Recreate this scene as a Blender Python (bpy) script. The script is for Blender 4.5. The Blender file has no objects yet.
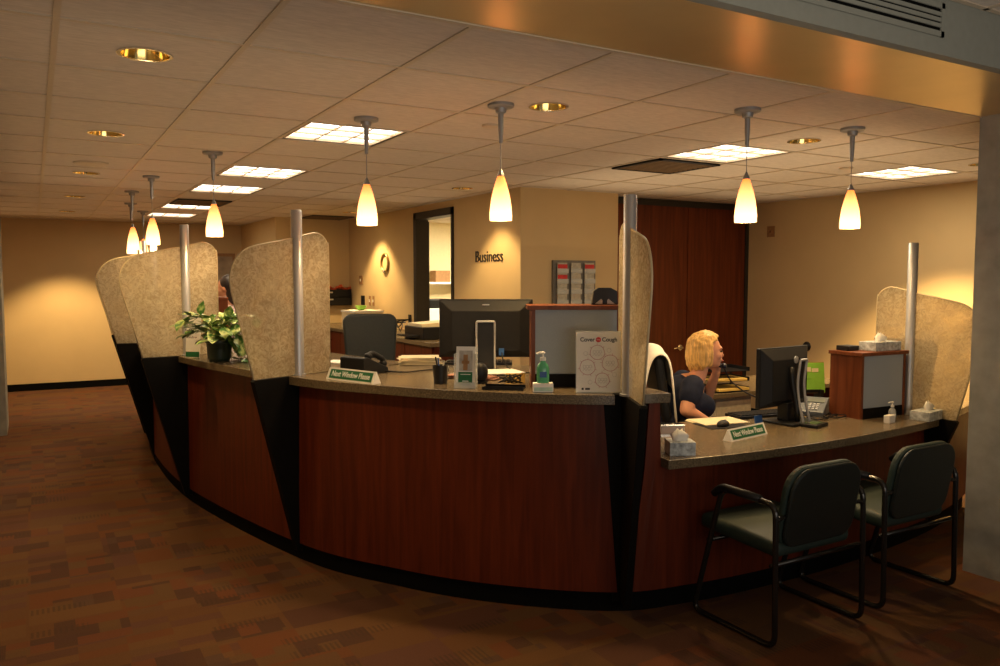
import bpy, bmesh, math, random
from mathutils import Vector, Matrix
random.seed(7)
R=math.radians; PI=math.pi
SC=bpy.context.scene; COL=SC.collection
CEIL=2.445; HI=2.75; TOP=1.05; LOW=0.74

# ------------------------------------------------------------------ materials
MATS={}
def _new(name):
    m=bpy.data.materials.new(name); m.use_nodes=True
    nt=m.node_tree; nt.nodes.clear()
    out=nt.nodes.new('ShaderNodeOutputMaterial'); MATS[name]=m
    return m,nt,out
def mat(name,col,rough=.5,metal=0,var=.12,scale=30,stretch=(1,1,1),bump=0,emit=None,es=0,spec=.5,alpha=None):
    m,nt,out=_new(name)
    b=nt.nodes.new('ShaderNodeBsdfPrincipled'); L=nt.links.new
    tc=nt.nodes.new('ShaderNodeTexCoord'); mp=nt.nodes.new('ShaderNodeMapping'); mp.inputs['Scale'].default_value=stretch
    nz=nt.nodes.new('ShaderNodeTexNoise'); nz.inputs['Scale'].default_value=scale; nz.inputs['Detail'].default_value=4
    L(tc.outputs['Object'],mp.inputs[0]); L(mp.outputs[0],nz.inputs['Vector'])
    cr=nt.nodes.new('ShaderNodeValToRGB')
    cr.color_ramp.elements[0].position=.3; cr.color_ramp.elements[1].position=.7
    cr.color_ramp.elements[0].color=[c*(1-var) for c in col]+[1]
    cr.color_ramp.elements[1].color=[min(1,c*(1+var)) for c in col]+[1]
    L(nz.outputs['Fac'],cr.inputs[0]); L(cr.outputs[0],b.inputs['Base Color'])
    b.inputs['Roughness'].default_value=rough; b.inputs['Metallic'].default_value=metal
    b.inputs['Specular IOR Level'].default_value=spec
    if bump:
        bp=nt.nodes.new('ShaderNodeBump'); bp.inputs['Strength'].default_value=bump; bp.inputs['Distance'].default_value=.004
        L(nz.outputs['Fac'],bp.inputs['Height']); L(bp.outputs[0],b.inputs['Normal'])
    if emit:
        b.inputs['Emission Color'].default_value=list(emit)+[1]; b.inputs['Emission Strength'].default_value=es
    if alpha is not None: b.inputs['Alpha'].default_value=alpha
    L(b.outputs[0],out.inputs[0]); return m
def emis(name,col,s):
    m,nt,out=_new(name)
    e=nt.nodes.new('ShaderNodeEmission'); e.inputs[0].default_value=list(col)+[1]; e.inputs[1].default_value=s
    nt.links.new(e.outputs[0],out.inputs[0]); return m
wall_m=mat('wall_paint',(.60,.45,.235),.75,var=.03,scale=3)
office_m=mat('office_paint',(.80,.70,.45),.8,var=.03)
gold=mat('bulkhead_paint',(.56,.42,.20),.33,.38,var=.04,scale=5)
drywall=mat('drywall_grey',(.24,.25,.22),.8,var=.04)
tile_m=mat('ceiling_tile',(.56,.50,.44),.9,var=.10,scale=55,stretch=(.35,1.6,1),bump=.35)
tbar=mat('ceiling_tbar',(.50,.42,.32),.5,var=.03)
dark_bar=mat('dark_trim',(.02,.016,.012),.5)
black=mat('black_laminate',(.005,.0045,.004),.55,var=.1,spec=.10)
kick=mat('black_toe_kick',(.003,.003,.003),.8,spec=.08)
blackp=mat('black_plastic',(.008,.008,.009),.42,var=.1,spec=.3)
blackp2=mat('charcoal_plastic',(.012,.012,.013),.5,var=.1,spec=.22)
darkgrey=mat('dark_grey_leather',(.022,.026,.024),.5,spec=.3,var=.1,scale=60,bump=.2)
alu=mat('brushed_aluminium',(.46,.47,.50),.38,.55,var=.05,scale=40,stretch=(8,8,.2))
steel=mat('pendant_steel',(.30,.30,.31),.5,.6,var=.05)
silver=mat('silver_plastic',(.45,.46,.48),.35,.6,var=.03)
chrome=mat('chrome',(.75,.72,.66),.15,1,var=.02)
concrete=mat('concrete',(.26,.26,.24),.85,var=.16,scale=9,bump=.3)
greyfab=mat('grey_blue_fabric',(.34,.38,.43),.85,var=.05,scale=220,bump=.2)
white=mat('white_paper',(.80,.78,.72),.7,var=.03)
cream=mat('cream_paper',(.70,.60,.38),.7,var=.04)
yellow=mat('manila_yellow',(.75,.50,.12),.7,var=.04)
red=mat('red_print',(.55,.03,.03),.6); rose=mat('rose_print',(.45,.14,.16),.6)
greyp=mat('grey_print',(.35,.34,.32),.6)
green=mat('sign_green',(.010,.13,.045),.5,var=.04)
lime=mat('lime_board',(.22,.50,.05),.6,var=.05)
text_w=mat('white_lettering',(.8,.82,.76),.5,var=.01)
text_b=mat('black_lettering',(.015,.012,.01),.5)
floral=mat('floral_card',(.42,.45,.46),.6,var=.5,scale=45)
blue=mat('blue_card',(.02,.09,.30),.5)
gel=mat('green_gel',(.10,.42,.20),.2,var=.05)
clear=mat('clear_plastic',(.75,.78,.74),.12,var=.02,alpha=.45)
shirt=mat('navy_shirt',(.008,.011,.028),.8,spec=.2,var=.25,scale=25,bump=.3)
skin=mat('skin',(.58,.27,.15),.55,var=.06,scale=12)
hair=mat('blond_hair',(.62,.36,.10),.5,var=.35,scale=30,stretch=(3,3,.25),bump=.6)
darkhair=mat('dark_hair',(.02,.012,.01),.5,var=.3,scale=60,bump=.5)
pink=mat('pale_pink_top',(.42,.30,.30),.8)
jeans=mat('dark_trousers',(.015,.015,.02),.8)
chair_green=mat('green_upholstery',(.013,.029,.024),.6,var=.15,scale=150,bump=.2)
chair_shell=mat('chair_back_shell',(.008,.013,.012),.4,var=.1)
frame_blk=mat('black_gloss_tube',(.01,.009,.008),.22,var=.05)
lips=mat('lips',(.40,.08,.06),.5); eyew=mat('eye',(.10,.07,.05),.3)
pot_m=mat('dark_green_pot',(.008,.03,.022),.35)
stem_m=mat('vine_stem',(.12,.22,.04),.6)
orange=mat('orange_red_plastic',(.65,.10,.02),.5)
brown=mat('brown_carton',(.32,.17,.07),.7)
jacket=mat('white_jacket',(.80,.76,.66),.85,var=.05)
gauge=mat('brass_reflector',(.85,.62,.22),.12,1,var=.05)

def wood(name,a,b,rough=.35,sc=1.0):
    m,nt,out=_new(name); L=nt.links.new
    p=nt.nodes.new('ShaderNodeBsdfPrincipled'); tc=nt.nodes.new('ShaderNodeTexCoord')
    mp=nt.nodes.new('ShaderNodeMapping'); mp.inputs['Scale'].default_value=(14*sc,14*sc,.9*sc)
    n1=nt.nodes.new('ShaderNodeTexNoise'); n1.inputs['Scale'].default_value=2.2; n1.inputs['Detail'].default_value=8; n1.inputs['Distortion'].default_value=.6
    cr=nt.nodes.new('ShaderNodeValToRGB'); cr.color_ramp.elements[0].position=.32; cr.color_ramp.elements[1].position=.72
    cr.color_ramp.elements[0].color=list(a)+[1]; cr.color_ramp.elements[1].color=list(b)+[1]
    L(tc.outputs['Object'],mp.inputs[0]); L(mp.outputs[0],n1.inputs['Vector']); L(n1.outputs['Fac'],cr.inputs[0]); L(cr.outputs[0],p.inputs['Base Color'])
    p.inputs['Roughness'].default_value=rough; p.inputs['Specular IOR Level'].default_value=.22; L(p.outputs[0],out.inputs[0]); return m
cherry=wood('cherry_veneer',(.072,.0120,.0038),(.130,.0225,.0068),.42)
cherry_door=wood('cherry_door_veneer',(.085,.018,.005),(.16,.036,.010),.4,.7)
cherry_box=wood('cherry_box_veneer',(.13,.034,.011),(.21,.060,.020),.4)

def laminate():
    m,nt,out=_new('granite_laminate'); L=nt.links.new
    p=nt.nodes.new('ShaderNodeBsdfPrincipled'); tc=nt.nodes.new('ShaderNodeTexCoord')
    n1=nt.nodes.new('ShaderNodeTexNoise'); n1.inputs['Scale'].default_value=160; n1.inputs['Detail'].default_value=3
    cr=nt.nodes.new('ShaderNodeValToRGB'); cr.color_ramp.elements[0].position=.35; cr.color_ramp.elements[1].position=.68
    cr.color_ramp.elements[0].color=(.085,.062,.036,1); cr.color_ramp.elements[1].color=(.20,.150,.088,1)
    L(tc.outputs['Object'],n1.inputs['Vector']); L(n1.outputs['Fac'],cr.inputs[0]); L(cr.outputs[0],p.inputs['Base Color'])
    p.inputs['Roughness'].default_value=.27; L(p.outputs[0],out.inputs[0]); return m
lam=laminate()

def frosted():
    m,nt,out=_new('rice_paper_acrylic'); L=nt.links.new; N=nt.nodes.new
    tc=N('ShaderNodeTexCoord'); n1=N('ShaderNodeTexNoise'); n1.inputs['Scale'].default_value=28; n1.inputs['Detail'].default_value=6; n1.inputs['Distortion'].default_value=2.5
    n2=N('ShaderNodeTexNoise'); n2.inputs['Scale'].default_value=7; n2.inputs['Detail'].default_value=3
    L(tc.outputs['Object'],n1.inputs['Vector']); L(tc.outputs['Object'],n2.inputs['Vector'])
    cr=N('ShaderNodeValToRGB'); cr.color_ramp.elements[0].position=.36; cr.color_ramp.elements[1].position=.64
    cr.color_ramp.elements[0].color=(.44,.36,.22,1); cr.color_ramp.elements[1].color=(.80,.71,.52,1)
    L(n1.outputs['Fac'],cr.inputs[0])
    d=N('ShaderNodeBsdfDiffuse'); t=N('ShaderNodeBsdfTranslucent'); L(cr.outputs[0],d.inputs[0]); L(cr.outputs[0],t.inputs[0])
    mx=N('ShaderNodeMixShader'); mx.inputs[0].default_value=.5; L(d.outputs[0],mx.inputs[1]); L(t.outputs[0],mx.inputs[2])
    tr=N('ShaderNodeBsdfTransparent'); tr.inputs[0].default_value=(.95,.9,.8,1)
    fr=N('ShaderNodeMapRange'); fr.inputs['From Min'].default_value=.35; fr.inputs['From Max'].default_value=.65; fr.inputs['To Min'].default_value=.52; fr.inputs['To Max'].default_value=.30
    L(n2.outputs['Fac'],fr.inputs['Value'])
    m2=N('ShaderNodeMixShader'); L(fr.outputs[0],m2.inputs[0]); L(mx.outputs[0],m2.inputs[1]); L(tr.outputs[0],m2.inputs[2])
    g=N('ShaderNodeBsdfGlossy'); g.inputs['Roughness'].default_value=.35; m3=N('ShaderNodeMixShader'); m3.inputs[0].default_value=.04
    L(m2.outputs[0],m3.inputs[1]); L(g.outputs[0],m3.inputs[2]); L(m3.outputs[0],out.inputs[0]); return m
frost=frosted()

def carpet():
    m,nt,out=_new('patchwork_carpet'); L=nt.links.new; N=nt.nodes.new
    p=N('ShaderNodeBsdfPrincipled'); p.inputs['Roughness'].default_value=.95; p.inputs['Specular IOR Level'].default_value=.15
    tc=N('ShaderNodeTexCoord')
    def cells(sx,sy,off):
        mp=N('ShaderNodeMapping'); mp.inputs['Scale'].default_value=(1/sx,1/sy,0); mp.inputs['Location'].default_value=off
        L(tc.outputs['Object'],mp.inputs[0])
        fl=N('ShaderNodeVectorMath'); fl.operation='FLOOR'; L(mp.outputs[0],fl.inputs[0])
        wn=N('ShaderNodeTexWhiteNoise'); wn.noise_dimensions='3D'; L(fl.outputs[0],wn.inputs['Vector']); return wn
    def ramp(inp,cols,const=True):
        cr=N('ShaderNodeValToRGB'); e=cr.color_ramp
        if const: e.interpolation='CONSTANT'
        while len(e.elements)<len(cols): e.elements.new(.5)
        for i,(pos,c) in enumerate(cols): e.elements[i].position=pos; e.elements[i].color=tuple(c)+(1,)
        L(inp,cr.inputs[0]); return cr
    pal=[(0,(.097,.044,.018)),(.22,(.110,.040,.015)),(.42,(.088,.038,.024)),(.58,(.107,.051,.020)),(.76,(.075,.033,.020)),(.9,(.094,.046,.021))]
    a=cells(.52,.21,(.13,.2,0)); b=cells(.19,.075,(.4,.1,0)); c=cells(.09,.12,(.7,.3,0)); d=cells(.40,.62,(.2,.6,3)); e=cells(.305,.15,(.9,.4,7))
    ca=ramp(a.outputs['Value'],pal); cb=ramp(b.outputs['Value'],pal); cc=ramp(c.outputs['Value'],pal[::-1] and [(0,(.058,.027,.018)),(.3,(.110,.038,.016)),(.6,(.092,.048,.020)),(.85,(.070,.038,.026))])
    def mix(f,x,y):
        mn=N('ShaderNodeMix'); mn.data_type='RGBA'; L(f,mn.inputs[0]); L(x,mn.inputs[6]); L(y,mn.inputs[7]); return mn.outputs[2]
    def thr(v,t,k=1):
        q=N('ShaderNodeMath'); q.operation='GREATER_THAN'; L(v,q.inputs[0]); q.inputs[1].default_value=t
        s=N('ShaderNodeMath'); s.operation='MULTIPLY'; s.inputs[1].default_value=k; L(q.outputs[0],s.inputs[0]); return s.outputs[0]
    x=mix(thr(d.outputs['Value'],.45,.85),ca.outputs[0],cb.outputs[0])
    x=mix(thr(e.outputs['Value'],.72,.8),x,cc.outputs[0])
    # short hatch marks
    wv=N('ShaderNodeTexWave'); wv.inputs['Scale'].default_value=14; wv.bands_direction='X'; L(tc.outputs['Object'],wv.inputs['Vector'])
    f=cells(.24,.07,(.3,.8,5)); mm=N('ShaderNodeMath'); mm.operation='MULTIPLY'; L(thr(f.outputs['Value'],.93,.5),mm.inputs[0]); L(thr(wv.outputs['Fac'],.5),mm.inputs[1])
    dk=N('ShaderNodeRGB'); dk.outputs[0].default_value=(.05,.027,.017,1)
    x=mix(mm.outputs[0],x,dk.outputs[0])
    nz=N('ShaderNodeTexNoise'); nz.inputs['Scale'].default_value=180; L(tc.outputs['Object'],nz.inputs['Vector'])
    mr=N('ShaderNodeMapRange'); mr.inputs['To Min'].default_value=.7; mr.inputs['To Max'].default_value=1.3; L(nz.outputs['Fac'],mr.inputs['Value'])
    vm=N('ShaderNodeVectorMath'); vm.operation='MULTIPLY'; L(x,vm.inputs[0]); L(mr.outputs[0],vm.inputs[1])
    L(vm.outputs[0],p.inputs['Base Color'])
    bp=N('ShaderNodeBump'); bp.inputs['Strength'].default_value=.4; bp.inputs['Distance'].default_value=.004; L(nz.outputs['Fac'],bp.inputs['Height']); L(bp.outputs[0],p.inputs['Normal'])
    L(p.outputs[0],out.inputs[0]); return m
carpet_m=carpet()

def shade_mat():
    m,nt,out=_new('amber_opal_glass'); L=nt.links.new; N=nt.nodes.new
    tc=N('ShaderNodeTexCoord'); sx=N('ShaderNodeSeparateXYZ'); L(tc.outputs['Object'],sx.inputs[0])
    cr=N('ShaderNodeValToRGB'); L(sx.outputs[2],cr.inputs[0])  # bulb glow painted into the colour: pale bright bottom, deep amber top
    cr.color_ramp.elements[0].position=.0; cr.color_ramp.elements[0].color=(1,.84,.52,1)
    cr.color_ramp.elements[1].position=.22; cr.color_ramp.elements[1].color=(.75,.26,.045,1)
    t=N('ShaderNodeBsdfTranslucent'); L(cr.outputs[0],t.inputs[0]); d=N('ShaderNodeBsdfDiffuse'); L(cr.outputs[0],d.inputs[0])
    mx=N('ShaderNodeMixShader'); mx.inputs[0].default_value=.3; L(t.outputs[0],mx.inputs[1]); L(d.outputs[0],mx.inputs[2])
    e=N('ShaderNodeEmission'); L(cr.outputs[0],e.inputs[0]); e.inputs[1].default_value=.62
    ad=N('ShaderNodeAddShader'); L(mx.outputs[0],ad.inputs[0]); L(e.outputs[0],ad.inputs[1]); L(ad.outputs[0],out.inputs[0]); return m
shade_m=shade_mat()

def leaf_mat():
    m,nt,out=_new('variegated_leaf'); L=nt.links.new; N=nt.nodes.new
    p=N('ShaderNodeBsdfPrincipled'); tc=N('ShaderNodeTexCoord'); nz=N('ShaderNodeTexNoise'); nz.inputs['Scale'].default_value=26; nz.inputs['Detail'].default_value=2
    L(tc.outputs['Object'],nz.inputs['Vector']); cr=N('ShaderNodeValToRGB'); L(nz.outputs['Fac'],cr.inputs[0])
    e=cr.color_ramp.elements; e[0].position=.45; e[0].color=(.05,.17,.025,1); e[1].position=.62; e[1].color=(.55,.62,.22,1)
    L(cr.outputs[0],p.inputs['Base Color']); p.inputs['Roughness'].default_value=.35; L(p.outputs[0],out.inputs[0]); return m
leaf_m=leaf_mat()

# ------------------------------------------------------------------ mesh helpers
def addv(bm,vs,fs):
    v=[bm.verts.new(p) for p in vs]
    for f in fs:
        try: bm.faces.new([v[i] for i in f])
        except ValueError: pass
def box(bm,c,s,rz=0,rx=0,ry=0):
    M=Matrix.Translation(c)@Matrix.Rotation(rz,4,'Z')@Matrix.Rotation(ry,4,'Y')@Matrix.Rotation(rx,4,'X')
    h=[x/2 for x in s]
    vs=[M@Vector((a*h[0],b*h[1],d*h[2])) for a in(-1,1) for b in(-1,1) for d in(-1,1)]
    addv(bm,vs,[(0,1,3,2),(4,6,7,5),(0,4,5,1),(2,3,7,6),(0,2,6,4),(1,5,7,3)]); return bm
def bx(x0,x1,y0,y1,z0,z1,bm=None):
    bm=bm or bmesh.new(); return box(bm,((x0+x1)/2,(y0+y1)/2,(z0+z1)/2),(x1-x0,y1-y0,z1-z0))
def lathe(bm,prof,c=(0,0,0),seg=24,axis='Z',cap=True,M=None):
    M=M or Matrix.Identity(4); rows=[]
    for r,z in prof:
        row=[]
        for k in range(seg):
            a=2*PI*k/seg; row.append(bm.verts.new(M@Vector((c[0]+r*math.cos(a),c[1]+r*math.sin(a),c[2]+z))))
        rows.append(row)
    for a,b in zip(rows,rows[1:]):
        for k in range(seg): bm.faces.new((a[k],a[(k+1)%seg],b[(k+1)%seg],b[k]))
    if cap:
        for row,fl in((rows[0],True),(rows[-1],False)):
            bm.faces.new(row[::-1] if fl else row)
    return bm
def tube(bm,pts,r,seg=10,closed=False,caps=True):
    pts=[Vector(p) for p in pts]; n=len(pts); rows=[]; prev=None
    for i,p in enumerate(pts):
        a=pts[i-1] if (i>0 or closed) else p; b=pts[(i+1)%n] if (i<n-1 or closed) else p
        t=(b-a).normalized()
        if prev is None:
            u=t.orthogonal().normalized()
        else:
            u=(prev-t*prev.dot(t)).normalized()
        prev=u; w=t.cross(u); rr=r[i] if isinstance(r,(list,tuple)) else r
        rows.append([bm.verts.new(p+(u*math.cos(2*PI*k/seg)+w*math.sin(2*PI*k/seg))*rr) for k in range(seg)])
    rng=range(n if closed else n-1)
    for i in rng:
        a,b=rows[i],rows[(i+1)%n]
        for k in range(seg): bm.faces.new((a[k],a[(k+1)%seg],b[(k+1)%seg],b[k]))
    if caps and not closed: bm.faces.new(rows[0][::-1]); bm.faces.new(rows[-1])
    return bm
def fillet(pts,r=.05,n=5,closed=False):
    pts=[Vector(p) for p in pts]; out=[]; N=len(pts)
    for i,p in enumerate(pts):
        if not closed and i in(0,N-1): out.append(p); continue
        a=pts[i-1]-p; b=pts[(i+1)%N]-p; d=min(r,a.length*.45,b.length*.45)
        A=p+a.normalized()*d; B=p+b.normalized()*d
        for k in range(n+1):
            t=k/n; out.append(A*(1-t)**2+p*2*t*(1-t)+B*t*t)
    return out
def prism(bm,outline,th,M):
    """outline in local x,z; thickness along local y"""
    f=[bm.verts.new(M@Vector((x,-th/2,z))) for x,z in outline]; b=[bm.verts.new(M@Vector((x,th/2,z))) for x,z in outline]
    bm.faces.new(f); bm.faces.new(b[::-1]); n=len(f)
    for i in range(n): bm.faces.new((f[i],b[i],b[(i+1)%n],f[(i+1)%n]))
    return bm
def ball(bm,c,r,s=(1,1,1),u=16,v=10,M=None):
    M2=Matrix.Translation(c)@(M or Matrix.Identity(4))@Matrix.Diagonal((r*s[0],r*s[1],r*s[2],1))
    bmesh.ops.create_uvsphere(bm,u_segments=u,v_segments=v,radius=1,matrix=M2); return bm
def obj(name,bm,m,parent=None,smooth=False,bev=0,loc=None,rot=None,rawnorm=False):
    if not rawnorm: bmesh.ops.recalc_face_normals(bm,faces=bm.faces)
    me=bpy.data.meshes.new(name); bm.to_mesh(me); bm.free(); me.materials.append(m)
    o=bpy.data.objects.new(name,me); COL.objects.link(o)
    if parent: o.parent=parent
    if loc: o.location=loc
    if rot: o.rotation_euler=rot
    if smooth:
        me.polygons.foreach_set('use_smooth',[True]*len(me.polygons))
    if smooth=='auto' or (smooth and smooth is not True):
        es=o.modifiers.new('split','EDGE_SPLIT'); es.split_angle=R(40)
    if bev:
        b=o.modifiers.new('bevel','BEVEL'); b.width=bev; b.segments=2; b.limit_method='ANGLE'
    return o
def thing(name,label,cat,loc=(0,0,0),rz=0,group=None):
    o=bpy.data.objects.new(name,None); COL.objects.link(o); o.location=loc; o.rotation_euler=(0,0,rz); o.empty_display_size=.1
    o['label']=label; o['category']=cat
    if group:o['group']=group
    return o
def tag(o,label,cat,group=None):
    o['label']=label; o['category']=cat
    if group:o['group']=group
    return o
def struct(name,bm,m,**k):
    o=obj(name,bm,m,**k); o['kind']='structure'; return o
def copytree(src,loc,rz=None,label=None):
    r=src.copy(); COL.objects.link(r); r.location=loc
    if rz is not None: r.rotation_euler=(0,0,rz)
    if label: r['label']=label
    for ch in src.children:
        c=ch.copy(); COL.objects.link(c); c.parent=r
        for g in ch.children:
            d=g.copy(); COL.objects.link(d); d.parent=c
    return r
def text(s,size,m,parent,loc,rot=(R(90),0,0),name='lettering',ext=.0006,sx=1,bold=0):
    cu=bpy.data.curves.new(name,'FONT'); cu.body=s; cu.size=size; cu.extrude=ext; cu.align_x='CENTER'; cu.align_y='CENTER'; cu.offset=bold
    cu.materials.append(m); o=bpy.data.objects.new(name,cu); COL.objects.link(o); o.location=loc; o.rotation_euler=rot; o.scale=(sx,1,1)
    me=bpy.data.meshes.new_from_object(o); bpy.data.objects.remove(o); me.name=name
    o=bpy.data.objects.new(name,me); COL.objects.link(o); o.location=loc; o.rotation_euler=rot; o.scale=(sx,1,1)
    if parent:o.parent=parent
    return o
def light(kind,loc,power,col=(1,.72,.4),**k):
    d=bpy.data.lights.new('lamp_'+kind.lower(),kind); d.energy=power; d.color=col
    for a,b in k.items():
        if a!='rot': setattr(d,a,b)
    o=bpy.data.objects.new('lamp_'+kind.lower(),d); COL.objects.link(o); o.location=loc
    if 'rot' in k: o.rotation_euler=k['rot']
    return o

# ------------------------------------------------------------------ room shell
XL,XR=-1.2,7.15; YB=13.2; YN=-4.0; WT=.12
struct('floor',bx(XL-.2,XR+.2,YN,YB+.2,-.05,0),carpet_m)
struct('wall_left',bx(XL-WT,XL,YN,YB,0,HI),wall_m)
struct('wall_back',bx(XL,2.9,YB,YB+WT,0,CEIL+.05),wall_m)
b=bx(2.9,2.9+WT,11.1,YB,0,CEIL+.05); struct('wall_alcove_side',b,wall_m)
struct('wall_alcove_back',bx(2.9+WT,3.95,11.1,11.1+WT,0,CEIL+.05),wall_m)
struct('baseboard_back',bx(XL,2.9,YB-.015,YB,0,.10),kick)
struct('wall_right',bx(XR,XR+WT,YN,6.6,0,HI),wall_m)
struct('baseboard_right',bx(XR-.012,XR,2.0,6.58,0,.10),kick)
# wall with the office opening
BX=3.95
b=bmesh.new(); bx(BX,BX+WT,6.4,7.78,0,CEIL,b); bx(BX,BX+WT,8.79,11.1+WT,0,CEIL,b); bx(BX,BX+WT,7.78,8.79,2.35,CEIL,b)
struct('wall_business',b,wall_m)
struct('wall_partition_front',bx(BX+WT,5.10,6.4,6.4+WT,0,CEIL),wall_m)
b=bx(5.10,XR,6.66,6.66+WT,0,CEIL); bx(4.98,5.10,6.52,6.78,0,CEIL,b); struct('wall_door_side',b,wall_m)
# office behind the opening
struct('wall_office_back',bx(BX+WT,6.6,11.0,11.1,0,CEIL),office_m)
struct('wall_office_side',bx(6.6,6.7,6.8,11.0,0,CEIL),office_m)
# opening frame
b=bmesh.new(); bx(BX-.02,BX+WT+.02,8.72,8.80,0,2.36,b); bx(BX-.02,BX+WT+.02,7.77,7.81,0,2.36,b); bx(BX-.02,BX+WT+.02,7.77,8.80,2.29,2.37,b)
fr=struct('door_2',b,dark_bar)
# the dark open leaf folded back inside the office
obj('door_leaf',bx(BX+.15,BX+.19,8.80,9.55,0.01,2.28),dark_bar,fr)
# wooden double door
d1=thing('door_1','','',(0,0,0)); del d1['label']; del d1['category']; d1['kind']='structure'
for x0,x1 in((5.20,6.215),(6.225,7.10)):
    lf=obj('door_leaf',bx(x0,x1,6.585,6.63,.012,2.37),cherry_door,d1)
obj('door_frame',bx(5.10,XR,6.60,6.655,2.37,2.44,bx(7.10,7.148,6.57,6.655,0,2.44)),dark_bar,d1)
kb=bmesh.new(); M=Matrix.Translation((6.33,6.585,.96))@Matrix.Rotation(R(90),4,'X'); lathe(kb,[(.034,0),(.034,.012),(.014,.018),(.014,.045),(.030,.055),(.030,.075),(.018,.085)],M=M,seg=16); obj('door_knob',kb,chrome,d1,smooth='auto')
kb=bmesh.new(); M=Matrix.Translation((6.12,6.585,.84))@Matrix.Rotation(R(90),4,'X'); lathe(kb,[(.032,0),(.032,.014),(.012,.018),(.012,.05)],M=M,seg=16); tube(kb,[(6.12,6.54,.84),(6.03,6.53,.84),(5.99,6.535,.835)],.011); obj('door_lever',kb,chrome,d1,smooth='auto')

# ceiling tiles with openings
GX=[-1.2,-.52,.095,.705,1.325,1.94,2.56,3.2,3.84,4.49,5.14,5.8,6.5,7.15]
GY=[2.42,3.07,3.73,4.36,4.97,5.63,6.3,6.98,7.66,8.36,9.06,9.76,10.46,11.16,11.86,12.56,13.2]
trof=[(4,3),(4,6),(4,8),(4,11),(4,13),(8,2),(11,2)]
down=[(.40,3.39),(.40,5.30),(.40,7.32),(.40,9.41),(.40,11.5),(2.25,3.38),(4.165,3.40),(6.15,3.40),(3.52,9.85),(3.52,6.75)]
grilles=[(8,3),(4,10),(7,12)]
b=bmesh.new()
def cell_of(x,y):
    for i in range(len(GX)-1):
        for j in range(len(GY)-1):
            if GX[i]<=x<GX[i+1] and GY[j]<=y<GY[j+1]: return i,j
dc={cell_of(*p):p for p in down}
HR=.088
for i in range(len(GX)-1):
    for j in range(len(GY)-1):
        if (i,j) in trof: continue
        x0,x1,y0,y1=GX[i],GX[i+1],GY[j],GY[j+1]
        if (i,j) in dc:
            cx,cy=dc[(i,j)]; sq=[]; ci=[]; n=24
            for k in range(n):
                a=2*PI*k/n+PI/4; c,s=math.cos(a),math.sin(a)
                ci.append(bm_v:=b.verts.new((cx+HR*c,cy+HR*s,CEIL)))
                # ray to the square
                tx=((x1-cx)/c if c>1e-6 else (x0-cx)/c if c<-1e-6 else 9); ty=((y1-cy)/s if s>1e-6 else (y0-cy)/s if s<-1e-6 else 9)
                t=min(tx,ty); sq.append(b.verts.new((cx+t*c,cy+t*s,CEIL)))
            for k in range(n): b.faces.new((ci[k],ci[(k+1)%n],sq[(k+1)%n],sq[k]))
            # corner triangles
            for X_,Y_ in((x0,y0),(x1,y0),(x1,y1),(x0,y1)):
                ang=math.atan2(Y_-cy,X_-cx); best=None
                for k in range(n):
                    p,q=sq[k].co,sq[(k+1)%n].co
                    if abs(p.x-q.x)>1e-5 and abs(p.y-q.y)>1e-5 and (Vector((X_,Y_))-Vector(((p.x+q.x)/2,(p.y+q.y)/2))).length<.3:
                        cv=b.verts.new((X_,Y_,CEIL)); b.faces.new((sq[k],cv,sq[(k+1)%n])); break
        else:
            addv(b,[(x0,y0,CEIL),(x1,y0,CEIL),(x1,y1,CEIL),(x0,y1,CEIL)],[(0,1,2,3)])
c=struct('ceiling',b,tile_m)
b=bmesh.new()
for x in GX[1:-1]: bx(x-.011,x+.011,GY[0],GY[-1],CEIL-.005,CEIL+.001,b)
for y in GY[1:-1]: bx(GX[0],GX[-1],y-.011,y+.011,CEIL-.0045,CEIL+.001,b)
struct('trim_1',b,tbar)
struct('ceiling_plenum_lid',bx(XL-.2,XR+.2,2.45,YB+.2,HI+.02,HI+.1),drywall)
# bulkhead and higher ceiling near the viewer
SY=1.84
struct('ceiling_soffit',bx(XL,4.33,SY,2.425,CEIL-.010,CEIL+.06),gold)
struct('ceiling_beam_face',bx(XL,4.33,SY-.004,SY+.04,CEIL-.012,2.75),drywall)
struct('ceiling_beam_back',bx(XL,XR+.2,2.425,2.445,CEIL,HI+.02),drywall)
struct('ceiling_soffit_side',bx(4.33,XR+.2,SY,2.425,CEIL,CEIL+.06),gold)
struct('trim_2',bx(XL,4.33,2.412,2.437,CEIL-.014,CEIL-.001),tbar)
PX0,PX1,PY0,PY1=4.33,5.2,1.5,2.42
struct('pillar_right',bx(PX0,PX1,PY0,PY1,0,CEIL-.008),concrete)
struct('pillar_left',bx(XL,-.28,9.5,10.17,0,CEIL-.002),concrete)
HC_=2.645
struct('ceiling_near',bx(XL-.2,XR+.2,YN,SY,HC_,HC_+.03),tile_m)
b=bmesh.new()
for i in range(13): bx(-1.0+.61*i-.011,-1.0+.61*i+.011,YN,SY,HC_-.005,HC_+.001,b)
for j in range(9): bx(XL,XR,SY-.02-.61*j-.011,SY-.02-.61*j+.011,HC_-.005,HC_+.001,b)
struct('trim_3',b,tbar)
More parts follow.
